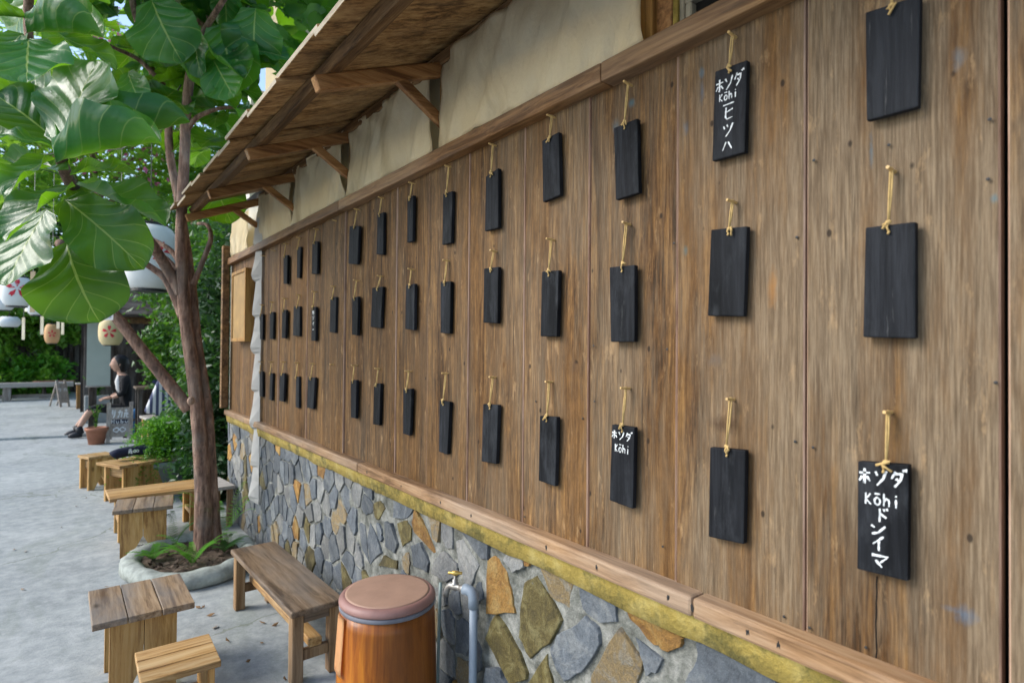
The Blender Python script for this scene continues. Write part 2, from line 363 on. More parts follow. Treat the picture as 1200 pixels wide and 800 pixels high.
# canvas
m, n, b = newmat('cream_canvas'); v = coords(n); vst = coords(n, (1, 1, .35))
c = ramp(n, noise_n(n, v, 3, 5), [(.3, (.88, .75, .50)), (.7, (.92, .83, .63))])
c = mix(n, math_n(n, 'MULTIPLY', ramp(n, noise_n(n, vst, 3.2, 6, .6, .6), [(.5, 0.0), (.68, 1.0)]), .55), c, (.46, .34, .13))
L(n, c, b.inputs['Base Color']); b.inputs['Roughness'].default_value = .9; bump(n, b, noise_n(n, vst, 16, 5, .6), .6, .02); mCANVAS = m
mPLASTER = plain('pale_wall_plaster', (.66, .64, .56), .9, .1, 5)
mBEIGE = plain('beige_plaster', (.42, .35, .21), .9, .15, 3)
mCONC = plain('rough_concrete_trim', (.34, .31, .24), .9, .3, 20, bmp=.6)
mVOID = plain('dark_void', (.006, .006, .006), 1.0, .1, 5, bmp=0)
mWHITECL = plain('white_cotton', (.64, .64, .62), .9, .08, 8)
mPAPER = plain('white_lantern_paper', (.72, .74, .72), .7, .06, 6)
mREDP = plain('red_print', (.6, .03, .05), .7, .2, 20)
mTERRA = plain('terracotta', (.35, .15, .09), .8, .25, 10)
mGREYPOT = plain('grey_glazed_pot', (.22, .24, .24), .5, .2, 6)
mBLUEP = plain('blue_glazed_pot', (.02, .04, .14), .4, .2, 6)
mSTEEL = plain('dull_grey_metal', (.30, .29, .27), .45, .2, 20, metal=.7)
mBRASS = plain('brass_handle', (.62, .42, .12), .35, .15, 20, metal=.8)
mPVC = plain('blue_grey_pvc', (.18, .22, .265), .5, .25, 18, bmp=.12)
mHOSE = plain('pale_green_hose', (.24, .31, .29), .4, .1, 10)
mLID = plain('tan_leather_lid', (.33, .205, .145), .62, .14, 14, bmp=.25)
mLIDR = plain('mauve_lid_rim', (.25, .135, .115), .5, .25, 12, bmp=.15)
mLIDB = plain('grey_blue_lid_band', (.14, .145, .17), .65, .25, 16)
mSTRAP = plain('orange_strap', (.82, .47, .22), .7, .12, 14)
mDRUM, *_ = wood('lacquered_drum_wood', (.10, .022, .003), (.29, .082, .008), (.46, .165, .015), 'Z', .42, (.15, .05, .010), .75, 22, coat=.18, bmp=.3)
mDARKMETAL = plain('dark_metal', (.02, .02, .02), .5, .1, 10)

# leaves
def leafmat(name, dark, light, trans, rough=.35, veins=True, vein=(.30, .38, .10), spec=.5, tw=.3):
    m, n, b = newmat(name)
    oi = N(n, 'ShaderNodeObjectInfo')
    pos = N(n, 'ShaderNodeNewGeometry').outputs['Position']
    f = noise_n(n, pos, 5.0, 3)
    f = math_n(n, 'ADD', math_n(n, 'MULTIPLY', f, .7), math_n(n, 'MULTIPLY', oi.outputs['Random'], .35))
    c = ramp(n, f, [(.3, dark), (.72, light)])
    tcol = ramp(n, f, [(.3, tuple(x*.75 for x in trans)), (.72, trans)])
    if veins:
        uv = N(n, 'ShaderNodeTexCoord').outputs['UV']; s = N(n, 'ShaderNodeSeparateXYZ'); L(n, uv, s.inputs[0])
        a = math_n(n, 'ABSOLUTE', math_n(n, 'SUBTRACT', s.outputs[0], .5))      # 0..0.5 from midrib
        wid = N(n, 'ShaderNodeMapRange'); L(n, s.outputs[1], wid.inputs[0]); wid.inputs[3].default_value = .022; wid.inputs[4].default_value = .006
        rib = math_n(n, 'LESS_THAN', a, wid.outputs[0])
        sv = math_n(n, 'SUBTRACT', s.outputs[1], math_n(n, 'MULTIPLY', math_n(n, 'POWER', a, .8), .62))
        fr = math_n(n, 'FRACT', math_n(n, 'MULTIPLY', math_n(n, 'ADD', sv, 1.03), 5.2))
        d = math_n(n, 'ABSOLUTE', math_n(n, 'SUBTRACT', fr, .5))
        side = N(n, 'ShaderNodeMapRange'); L(n, d, side.inputs[0]); side.inputs[1].default_value = .008; side.inputs[2].default_value = .04; side.inputs[3].default_value = .62; side.inputs[4].default_value = 0.0
        k = math_n(n, 'MAXIMUM', rib, side.outputs[0])
        c = mix(n, math_n(n, 'MULTIPLY', k, .7), c, vein)
        tcol = mix(n, math_n(n, 'MULTIPLY', k, .5), tcol, vein)
        hh = N(n, 'ShaderNodeMapRange'); L(n, d, hh.inputs[0]); hh.inputs[1].default_value = 0; hh.inputs[2].default_value = .4; hh.interpolation_type = 'SMOOTHSTEP'
        bump(n, b, math_n(n, 'ADD', hh.outputs[0], math_n(n, 'MULTIPLY', noise_n(n, uv, 9, 3), .6)), .2, .02)
    L(n, c, b.inputs['Base Color']); b.inputs['Roughness'].default_value = rough; b.inputs['Specular IOR Level'].default_value = spec
    tr = N(n, 'ShaderNodeBsdfTranslucent'); L(n, tcol, tr.inputs['Color'])
    ms = N(n, 'ShaderNodeMixShader'); ms.inputs[0].default_value = tw
    L(n, b.outputs[0], ms.inputs[1]); L(n, tr.outputs[0], ms.inputs[2])
    out = [x for x in n.nodes if x.type == 'OUTPUT_MATERIAL'][0]; L(n, ms.outputs[0], out.inputs['Surface'])
    return m
mFIG = leafmat('fig_leaf', (.008, .060, .016), (.024, .140, .036), (.24, .54, .012), .30, tw=.38, vein=(.36, .46, .12), spec=.42)
mFIGC = leafmat('fig_leaf_plain', (.014, .092, .022), (.034, .185, .048), (.24, .54, .012), .36, tw=.34, veins=False, spec=.3)
mGREEN = leafmat('shrub_leaf', (.016, .062, .011), (.06, .17, .025), (.15, .37, .025), .4, veins=False)
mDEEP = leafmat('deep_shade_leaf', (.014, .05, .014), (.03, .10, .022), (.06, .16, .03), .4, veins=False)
mLIME = leafmat('lime_leaf', (.07, .18, .018), (.17, .34, .04), (.40, .70, .06), .45, veins=False, tw=.45)
mFERN = leafmat('fern_leaf', (.05, .18, .012), (.11, .33, .025), (.22, .55, .03), .45, veins=False, tw=.4)
mPINKF = leafmat('pink_bract', (.5, .08, .22), (.65, .16, .34), (.7, .2, .4), .5, veins=False, tw=.45)
m, n, b = newmat('fig_bark'); v = coords(n, (1, 1, .22), world=True)
f1 = noise_n(n, v, 34, 7, .7); f2 = noise_n(n, coords(n, world=True), 6, 5, .6)
c = ramp(n, f1, [(.36, (.07, .038, .026)), (.5, (.21, .118, .080)), (.64, (.36, .235, .170))])
c = mix(n, math_n(n, 'MULTIPLY', ramp(n, f2, [(.5, 0.0), (.65, 1.0)]), .45), c, (.2, .17, .145))
rg = noise_n(n, coords(n, (.5, .5, 1), world=True), 60, 3, .6)
c = mix(n, math_n(n, 'MULTIPLY', ramp(n, rg, [(.64, 0.0), (.7, 1.0)]), .6), c, (.035, .024, .02))
L(n, c, b.inputs['Base Color']); b.inputs['Roughness'].default_value = .85; bump(n, b, f1, .8, .02); mBARK = m
# ================================================================== ground
mb = MB(); g = 40
mb.quad((-300, -300, 0), (300, -300, 0), (300, 300, 0), (-300, 300, 0))
struct(obj('ground', mb, mGROUND))
kl = gnd(0, 516); kr = gnd(110, 511)
mb = MB()                                      # the yard beyond a shallow joint lies 3 cm higher
kd = (kr-kl)/(kr.x-kl.x)
pa, pb = kl+kd*(-14-kl.x), kl+kd*(6-kl.x)
mb.prism([V(pa.x, pa.y, -.02), V(pb.x, pb.y, -.02), V(12, 60, -.02), V(-30, 60, -.02)], (0, 0, .05), inset=.0)
struct(obj('pavement', mb, mGROUND))

# ================================================================== cafe building
Y0, Y1 = -1.9, 4.93
ZS, ZR = wall(620, 613).z, wall(620, 147).z          # sill top, rail underside
ZS = .812; ZR = 1.928; ZRT = 1.975
B = thing('cafe_building', 'low cafe building with weathered plank wall, stone base and lean-to awning', 'building', (0.3, 1.5, 0))
# inner wall body behind boards and stone so the building is solid
mb = MB()
mb.box((.72, (Y0+Y1)/2, 1.22), (1.3, Y1-Y0-.02, 2.42))
obj('inner_wall', mb, mVOID, B)
# boards
joints_px = [1177, 943, 792, 689, 613.5, 549, 501, 464, 431, 404, 380, 360, 341, 326, 312, 303]
joints = [wall(p, 404).y for p in joints_px]
ys = [joints[0]-.272*k for k in range(7, 0, -1)]+joints
ys += [ys[-1]+.17, ys[-1]+.42, Y1]
br = random.Random(5)
for i, (a, bb) in enumerate(zip(ys, ys[1:])):
    gap = .005 if abs(a-joints[0]) < 1e-6 else .0016
    gap2 = .005 if abs(bb-joints[0]) < 1e-6 else .0016
    dx = br.uniform(-.0035, .0035)+(.004 if i % 2 else -.001)
    mb = MB()
    w_ = bb-a-gap-gap2
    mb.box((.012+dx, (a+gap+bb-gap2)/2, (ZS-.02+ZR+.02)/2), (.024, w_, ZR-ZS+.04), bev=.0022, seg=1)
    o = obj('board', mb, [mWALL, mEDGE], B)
    for p in o.data.polygons:
        if abs(p.normal.y) > .3: p.material_index = 1
# rails
mb = MB(); segs = [Y0, .95, 2.6, 4.2, Y1]
for a, bb in zip(segs, segs[1:]):
    r_ = MB(); r_.box((-.008, (a+bb)/2, (ZR+ZRT)/2), (.062, bb-a-.0015, ZRT-ZR), bev=.004, seg=2); obj('top_rail', r_, mRAIL, B)
segs = [Y0, wall(824, 700).y, 2.35, 4.06, 4.3, Y1]
for a, bb in zip(segs, segs[1:]):
    r_ = MB(); r_.box((-.006, (a+bb)/2, ZS-.021), (.066, bb-a-.0015, .041), bev=.007, seg=2); obj('sill_rail', r_, mSILL, B)
nr = random.Random(3)
for (px, py) in ((699, 657), (783, 689), (811, 700), (876, 727), (912, 744), (552, 599), (516, 582), (430, 545), (470, 562), (640, 634), (355, 514)):
    p = wall(px, py, -.0395); n_b = MB(); n_b.lathe((0, 0, 0), [(.0004, 0), (.0032, .0), (.0032, .001), (.0004, .0016)], 8)
    for v in n_b.bm.verts: v.co = V(-v.co.z, v.co.x, v.co.y)+V(-.0388, p.y, ZS-.021+nr.uniform(-.006, .006))
    obj('nail', n_b, mDARKMETAL, B)
for (px, py) in ((949, 735), (1015, 758), (800, 690), (1160, 140), (1042, 170), (954, 188), (1158, 210), (1167, 448), (953, 524), (934, 278), (932, 517), (782, 409), (696, 405), (790, 285), (683, 490), (697, 470), (628, 470), (777, 640), (880, 722), (919, 722), (615, 605)):
    p = wall(px, py, 0); n_b = MB(); n_b.lathe((0, 0, 0), [(.0003, 0), (.0026, .0), (.0026, .001), (.0003, .0016)], 7)
    for v in n_b.bm.verts: v.co = V(-v.co.z, v.co.x, v.co.y)+V(-.0005, p.y, p.z)
    obj('nail', n_b, mDARKMETAL, B)
# mossy yellow plaster band under the sill, thickness uneven along its lower edge
mb = MB(); nb = 140; zt = ZS-.040; top = []; bot = []; b2 = []
for i in range(nb+1):
    y = Y0+(Y1-Y0)*i/nb
    z0 = zt-.062-.010*noise.noise(V(y*4, 0, 0))-.006*noise.noise(V(y*17, 3, 0))
    x = -.021+.004*noise.noise(V(y*7, 8, 0))
    top.append(mb.bm.verts.new((x, y, zt))); bot.append(mb.bm.verts.new((x+.002, y, z0+.006))); b2.append(mb.bm.verts.new((.02, y, z0)))
for i in range(nb):
    mb.bm.faces.new((top[i], top[i+1], bot[i+1], bot[i])); mb.bm.faces.new((bot[i], bot[i+1], b2[i+1], b2[i]))
obj('plaster_band', mb, mBAND, B, smooth=True)
# stone base: mortar bed with real relief, and each stone
ZB = zt-.05
mb = MB(); ny_, nz_ = 260, 34; grid = []
for i in range(ny_+1):
    row = []
    for j in range(nz_+1):
        y = Y0+(Y1-Y0)*i/ny_; z = ZB*j/nz_
        row.append(mb.bm.verts.new((-.002-.008*noise.noise(V(y*9, z*9, 1))-.004*noise.noise(V(y*31, z*31, 4)), y, z)))
    grid.append(row)
for i in range(ny_):
    for j in range(nz_): mb.bm.faces.new((grid[i][j], grid[i+1][j], grid[i+1][j+1], grid[i][j+1]))
PL = obj('stone_base', mb, mMORTAR, B, smooth=True)
def A_(pts): return [(540+x/4.446, 620+y/4.446) for x, y in pts]
def C_(pts): return [(420+x/5.333, 550+y/5.333) for x, y in pts]
traced = [(A_([(133,165),(160,148),(188,158),(228,232),(246,310),(268,432),(133,432)]), 3), (A_([(318,290),(385,250),(512,475),(455,590),(360,665),(298,560),(305,380)]), 2),
 (A_([(180,458),(130,570),(190,690),(250,810),(325,780),(330,740),(300,640)]), 2), (A_([(410,180),(575,225),(552,410),(460,350)]), 4), (A_([(600,240),(740,290),(800,380),(800,480),(720,485),(635,410)]), 0),
 (A_([(460,620),(520,540),(640,460),(700,520),(715,600),(620,740),(530,790),(480,700)]), 0), ([(731,704),(755,714),(786,734),(798,748),(794,758),(780,763),(765,755),(738,726)], 3),
 (A_([(820,525),(940,690),(900,840),(690,840),(680,760)]), 4), (A_([(905,570),(1040,680),(1010,750),(960,760),(945,690)]), 0), (A_([(445,655),(475,840),(315,840)]), 2),
 (A_([(240,90),(310,110),(320,195),(265,225),(215,160)]), 1), (A_([(322,112),(380,150),(375,175),(328,190)]), 3),
 ([(814,742),(844,749),(888,770),(904,784),(910,815),(798,815),(808,788),(818,766)], 0), ([(918,788),(936,786),(950,796),(962,818),(916,818)], 3), ([(569,782),(585,786),(592,806),(566,808)], 0),
 (C_([(205,140),(350,190),(340,240),(300,300),(210,300)]), 0), (C_([(230,340),(300,320),(325,370),(320,440),(265,480)]), 2), (C_([(350,250),(385,320),(470,510),(460,530),(340,390),(330,330)]), 3),
 (C_([(410,230),(510,270),(490,450),(460,430),(440,330)]), 4), (C_([(590,335),(720,372),(803,410),(800,560),(762,555),(680,450)]), 0), (C_([(600,455),(638,440),(740,600),(680,740),(620,610)]), 1),
 (C_([(325,480),(380,460),(430,580),(420,640),(340,600)]), 0), (C_([(470,560),(520,515),(600,590),(610,650),(540,700),(450,650)]), 1), (C_([(120,600),(150,540),(235,570),(230,620)]), 2),
 (C_([(0,340),(30,350),(60,580),(20,500)]), 0), (C_([(60,340),(100,420),(130,520),(70,590),(45,450)]), 0), (C_([(522,285),(580,350),(580,490),(540,490),(510,420)]), 1),
 (C_([(100,90),(180,110),(180,160),(110,130)]), 3), (C_([(160,330),(200,340),(240,460),(220,520),(160,480)]), 0)]
def pip(p, poly):
    ins = False; j = len(poly)-1
    for i in range(len(poly)):
        (xi, yi), (xj, yj) = poly[i], poly[j]
        if (yi > p[1]) != (yj > p[1]) and p[0] < (xj-xi)*(p[1]-yi)/(yj-yi)+xi: ins = not ins
        j = i
    return ins
sr = random.Random(21)
def ragged(poly, amt, k=2):
    out = []
    for i in range(len(poly)):
        a, b_ = poly[i], poly[(i+1) % len(poly)]
        L_ = math.hypot(b_[0]-a[0], b_[1]-a[1])
        out.append(a)
        for q in range(1, k+1):
            t = q/(k+1); out.append((a[0]+(b_[0]-a[0])*t+sr.uniform(-amt, amt), a[1]+(b_[1]-a[1])*t+sr.uniform(-amt, amt)))
    return out
def add_stone(poly, kind):
    """poly in (y, z); a flat quarried face standing 6-16 mm proud of the joints"""
    poly = [(y, min(max(z, .004), ZB-.002)) for y, z in ragged(poly, .0042)]
    d = sr.uniform(.005, .012)
    mb = MB(); n0 = len(poly)
    cy = sum(p[0] for p in poly)/n0; cz = sum(p[1] for p in poly)/n0
    ty, tz = sr.uniform(-.05, .05), sr.uniform(-.05, .05)
    rings = []
    for (x, sc) in ((.004, 1.02), (-d*.55, 1.0), (-d*.92, .985), (-d, .955)):
        rings.append([mb.bm.verts.new((x-(ty*(p[0]-cy)+tz*(p[1]-cz) if x < 0 else 0), cy+(p[0]-cy)*sc, cz+(p[1]-cz)*sc)) for p in poly])
    for r0, r1 in zip(rings, rings[1:]):
        for k in range(n0): mb.bm.faces.new((r0[k], r0[(k+1) % n0], r1[(k+1) % n0], r1[k]))
    mb.bm.faces.new(rings[-1])
    obj('stone', mb, STONES[kind], PL)
tw = []
for poly, kind in traced:
    pw = [(wall(x, y, -.012).y, wall(x, y, -.012).z) for x, y in poly]
    cy = sum(q[0] for q in pw)/len(pw); cz = sum(q[1] for q in pw)/len(pw); pw = [(cy+(q[0]-cy)*1.05, cz+(q[1]-cz)*1.05) for q in pw]
    tw.append(pw); add_stone(pw, kind)
seeds = []
for pw in tw:                                 # guard seeds keep the filled-in stones clear of the traced ones
    n0 = len(pw); cy = sum(p[0] for p in pw)/n0; cz = sum(p[1] for p in pw)/n0
    for i in range(n0):
        a, b_ = pw[i], pw[(i+1) % n0]
        for t in (0, .33, .66):
            q = (a[0]+(b_[0]-a[0])*t, a[1]+(b_[1]-a[1])*t)
            seeds.append((cy+(q[0]-cy)*.93, cz+(q[1]-cz)*.93, False))
    seeds.append((cy, cz, False))
tries = 0
def mind(p): return min((math.hypot(p[0]-s[0], p[1]-s[1]) for s in seeds), default=9)
real = 0
while tries < 14000 and real < 268:
    tries += 1
    y = sr.uniform(.35, Y1-.02); z = sr.uniform(.0, ZB)
    dmin = .078 if y > 1.0 else .105
    if any(pip((y, z), pw) for pw in tw): continue
    if min((math.hypot(y-s[0], (z-s[1])*.78)*(1.0 if s[2] else dmin/.036) for s in seeds), default=9) < dmin: continue
    seeds.append((y, z, True)); real += 1
def clip(poly, nx, ny, c):
    out = []
    for i in range(len(poly)):
        a, b_ = poly[i], poly[(i+1) % len(poly)]
        da, db = nx*a[0]+ny*a[1]-c, nx*b_[0]+ny*b_[1]-c
        if da <= 0: out.append(a)
        if (da < 0 < db) or (db < 0 < da):
            t = da/(da-db); out.append((a[0]+(b_[0]-a[0])*t, a[1]+(b_[1]-a[1])*t))
    return out
for i, (y, z, ok) in enumerate(seeds):
    if not ok: continue
    poly = [(max(y-.28, Y0), 0.0), (min(y+.28, Y1), 0.0), (min(y+.28, Y1), ZB), (max(y-.28, Y0), ZB)]
    mg = sr.uniform(.004, .0085)
    for j, s in enumerate(seeds):
        if j == i: continue
        dy, dz = s[0]-y, s[1]-z; dd = math.hypot(dy, dz)
        if dd > .6: continue
        poly = clip(poly, dy/dd, dz/dd, (dy*(y+s[0])/2+dz*(z+s[1])/2)/dd-mg*(1.0 if s[2] else .8))
        if len(poly) < 3: break
    if len(poly) < 3: continue
    # merge close corners
    q = []
    for p in poly:
        if not q or math.hypot(p[0]-q[-1][0], p[1]-q[-1][1]) > .011: q.append(p)
    if len(q) < 3: continue
    ar = abs(sum(q[k][0]*q[(k+1) % len(q)][1]-q[(k+1) % len(q)][0]*q[k][1] for k in range(len(q))))/2
    if ar < .0005: continue
    kind = sr.choices([0, 1, 2, 3, 4], [.56, .2, .08, .07, .09])[0]
    add_stone(q, kind)
# end face of the building
mb = MB(); mb.box((.65, Y1+.005, 1.2), (1.3, .03, 2.3)); obj('end_wall', mb, mMORTAR, B)

# posts above the rail, awning
PY = [wall(520, 75).y, wall(412, 150).y, wall(347, 205).y, wall(305, 240).y]
PY = [PY[0]-1.64, PY[0]-.82]+PY+[4.88]
ZT = 2.325
YR = PY[5]+.0                       # the awning stops short of the end bay
def zroof(x): return ZT+.40*x                        # x negative outwards: underside of the planks
for i, y in enumerate(PY):
    if i == 1: continue
    mb = MB(); mb.box((.022, y, (ZRT+ZT)/2+.0), (.045, .05, ZT-ZRT-.006), bev=.003); obj('post', mb, mPOST, B)
mb = MB()
mb.box((-.012, (Y0+YR)/2, zroof(-.012)-.03), (.022, YR-Y0, .045), bev=.003)
AW = obj('awning', mb, mPURL, B)
mb = MB(); xp = -.395
mb.box((xp, (Y0+YR)/2-.01, zroof(xp)-.019), (.05, YR-Y0+.0, .034), rot=Matrix.Rotation(-math.atan(.40), 3, 'Y'), bev=.003)
obj('purlin', mb, mPURL, AW)
rl = .455
for i, y in enumerate(PY):
    if i == 6: continue
    if i == 5: y = min(y, YR-.05)
    a = math.atan(.40)
    cx = -rl/2+.012; zc = zroof(cx)-.037-.024
    if i >= 1 or True:
        mb = MB(); mb.box((cx, y+.004, zc), (rl/math.cos(a), .036, .045), rot=Matrix.Rotation(-a, 3, 'Y'), bev=.003)
        obj('rafter', mb, mRAFT, AW)
        if i <= 1: continue
        p0 = V(-.165, y+.004, zroof(-.165)-.078); p1 = V(-.004, y+.004, zroof(0)-.245)
        d = p1-p0; mb = MB()
        mb.box((p0+p1)/2, (d.length+.02, .026, .034), rot=d.to_track_quat('X', 'Z').to_matrix(), bev=.002)
        obj('brace', mb, mRAFT, AW)
rr_ = random.Random(8); y = Y0-.15; k = 0
while y < YR-.05:
    wd = min(rr_.uniform(.2, .36), YR-y); th = .013
    xo = -.515+rr_.uniform(-.012, .012); xi = .10
    lap = .018; dz = .0 if k % 2 == 0 else .0145
    mb = MB(); a = math.atan(.40); cx = (xo+xi)/2
    mb.box((cx, y+wd/2, zroof(cx)+th/2+dz+.001), ((xi-xo)/math.cos(a), wd+lap, th), rot=Matrix.Rotation(-a, 3, 'Y') @ Matrix.Rotation(rr_.uniform(-.006, .006), 3, 'X'), bev=.0015)
    o = obj('roof_plank', mb, [mROOF, mROOFEND], AW)
    for p in o.data.polygons:
        if p.normal.x < -.8: p.material_index = 1
    y += wd; k += 1
# upper wall strip behind the canvas and the open bay with plaster, trim and vent opening
mb = MB(); mb.box((.075, (Y0+Y1)/2, (ZRT+ZT)/2-.01), (.03, Y1-Y0, ZT-ZRT+.05)); obj('upper_wall', mb, mPLASTER, B)
def strip(name, pa_, pb_, x0, x1, mat):
    ya, yb = sorted((wall(pa_, 30, x0).y, wall(pb_, 30, x0).y))
    m_ = MB(); m_.box(((x0+x1)/2, (ya+yb)/2, (ZRT+ZT)/2-.003), (x1-x0, yb-ya-.001, ZT-ZRT-.01), bev=.002); return obj(name, m_, mat, B)
strip('post', 741, 764, .0, .05, mPOST); strip('post', 764, 787, .018, .06, mRAFT); strip('trim_strip', 787.5, 794, .022, .058, mBAND); strip('trim_strip', 794.5, 802, .03, .058, mCONC)
p0 = wall(808, 30, .03); p1 = wall(862, 10, .03); za, zb = p0.z, wall(835, 2, .03).z
mb = MB(); mb.box((.052, (p0.y+p1.y)/2, ZRT+.03), (.02, abs(p0.y-p1.y)*.92, .085)); obj('vent_opening', mb, mVOID, B)
for (yc, zc, sy, sz) in (((p0.y+p1.y)/2, ZRT+.082, abs(p0.y-p1.y)*1.18, .018), (p0.y, ZRT+.036, .016, .073), (p1.y, ZRT+.036, .016, .073)):
    mb = MB(); mb.box((.042, yc, zc), (.036, sy, sz), bev=.003); obj('vent_frame', mb, mCONC, B)

# canvas sheets
cr_ = random.Random(4)
def canvas(y0, y1, label, z1, seed, bulge=.015):
    mb = MB(); nu, nv = 44, 22; g_ = []
    for i in range(nu+1):
        row = []
        for j in range(nv+1):
            u, v = i/nu, j/nv
            y = y0+(y1-y0)*u; z = ZRT+.003+(z1-ZRT-.003)*v
            if u < .12: y += .02*math.sin(math.pi*v)*(1-u/.12)       # free edge bows in
            f = .5+.5*math.sin(math.pi*v)
            x = -.018-bulge*math.sin(math.pi*u)*f-.018*noise.noise(V(y*7+z*3, seed, z*1.2))-.013*noise.noise(V(y*17+z*9, seed+5, z*2.5))-.004*noise.noise(V(y*40+z*14, seed, z*4))
            x -= .011*math.sin((y*31+z*22)+2.5*noise.noise(V(y*5, z*5, seed)))*math.exp(-2.2*v)*(.4+noise.noise(V(y*3, seed, 2)))
            x -= .010*math.sin((y*26-z*34)+3*noise.noise(V(y*4, z*4, seed+2)))*(v**1.5)*(.5+noise.noise(V(y*2.4, seed, 7)))
            x = min(x, -.004)
            z += -.006*math.sin(math.pi*u)*(v > .95)
            row.append(mb.bm.verts.new((x, y, z)))
        g_.append(row)
    for i in range(nu):
        for j in range(nv): mb.bm.faces.new((g_[i][j], g_[i+1][j], g_[i+1][j+1], g_[i][j+1]))
    ex = bmesh.ops.solidify(mb.bm, geom=mb.bm.faces[:], thickness=.0012)
    tag(obj('canvas_sheet', mb, mCANVAS, smooth=True), label, 'canvas', 'cream canvas sheets under the awning')
ycr = wall(757, 60, -.015).y
canvas(ycr, PY[2]-.012, 'large stained cream canvas sheet hanging above the plank wall beside the open vent bay', zroof(0)-.028, 1, .022)
canvas(PY[2]+.028, PY[3]-.01, 'cream canvas sheet above the wall between the first and second full awning braces', zroof(0)-.03, 7)
canvas(PY[3]+.028, PY[4]-.01, 'narrow-looking cream canvas sheet above the wall, two bays short of the pleated white strip', zroof(0)-.03, 13)
canvas(PY[4]+.028, PY[5]-.03, 'cream canvas sheet above the wall right next to the pleated white strip', zroof(0)-.035, 19)
canvas(PY[5]+.22, PY[6]-.03, 'small cream canvas flap over the amber framed panel at the building corner', zroof(0)-.06, 25, .03)

# pegs and tags ---------------------------------------------------------------
rows = {
 'R1': [(1050,-20,1037,(1013.8,14.7),(1082,-2),(1080,127.7),(1015,141.7)), (862,44,850,(837.7,84),(879.7,72.8),(877.3,180),(834.2,189)), (739.5,100,728,(719,150),(751,140.4),(753,227),(721.5,234.6)),
  (650,138,640.5,(635,165),(659,156),(660.6,229.5),(636,237)), (581,171,572,(569,207),(588,198),(588,267.5),(568,271)), (529,196,519.6,(519,227),(534,224.5),(532.5,285),(518,287)),
  (486,215.5,480,(477,232.5),(488,229.5),(487,283),(477,284.5)), (450,232.5,442.5,(442,251),(453,249),(452.5,299),(441,298)), (421,246,414,(409.5,265),(424,265),(422,310),(408,309)), (395.5,259,389.5,None),
  (373,269,367.5,(366,283),(375,283),(374.5,321),(365,321)), (353,279,347.5,(348,289.5),(355,289.5),(354,326),(347.5,325.5)), (337,286,332,(332,299.5),(339.5,299),(339,333),(332,332.5)), (322.5,294,317,None), (310,300,305,None)],
 'R2': [(1048,201,1037,(1013.8,266.5),(1076.5,261),(1076.5,396.7),(1011,395)), (862,237.5,852,(833,269),(880,266),(876,371),(829,370)), (737.5,263,725.5,(714,313),(748,311),(748,400.5),(715.5,400.5)),
  (649.5,281.5,640,(635,318),(659,317),(657,394.5),(633,394)), (582,295,572,(567,314.5),(588,313),(587,379),(566,378)), (527,306,519,(516,330),(532,330),(531,391),(516,390)), (485,316,476.5,(475.5,334),(489.5,332.5),(489,387),(474.5,385.5)),
  (449,324,442,(436,337),(452,336),(449.5,384.5),(434,383)), (420.5,329,414,(412.5,349),(423,347.5),(422,393),(412,392)), (394,336,389,(387,348),(397,348),(396,390),(386,389)), (371,342,365,(365,359.5),(373,359.5),(372.5,399.5),(364.5,399)),
  (353,346,347,(344,359),(354,359),(354,394),(343,393)), (336,350,331,(330.5,363),(338,363),(337,396.5),(330,396)), (321,354,317,(316,365.5),(323,365.5),(322.5,397.5),(316,397)), (309,357.5,304,(303.5,368),(310.5,368),(310,398),(303.5,397))],
 'R3': [(1044,483,1032,(1005,540),(1069,543),(1067.7,678.7),(1004,666.5)), (860,467.7,848,(831.8,523.7),(878,526.5),(876,636),(830,628.7)), (737,455,726,(717,497),(748,500),(746,595),(714,586)), (647,447.5,637,(632.5,487),(657,488),(655,569),(631,563)),
  (581,442,572,(566,473),(588,474),(585.5,543),(564,540.5)), (525.5,437.5,517,(515,469),(531,470.5),(528,532),(514,529)), (482,435,472.5,(472.5,455.5),(486,455),(484,510),(472,508)), (446,432,438,(438,449),(449.5,449),(448,498),(437,497)),
  (418,428,412,(411,445),(421,445),(420,490),(411,489)), (392.5,427,386,None), (369,426,362.5,(360.5,442),(372,442),(370,479),(359.5,477.5)), (351,425,345.5,(346.5,441),(353,441),(353,478),(346,477)), (334.5,424,329,(327.5,437),(336,437),(335,470.5),(327,469.5)),
  (320,424,314,(316,437),(322,437),(321,469),(315.5,468)), (307.5,424,303.5,(304,435.5),(310,435),(310,465),(304,464))]}
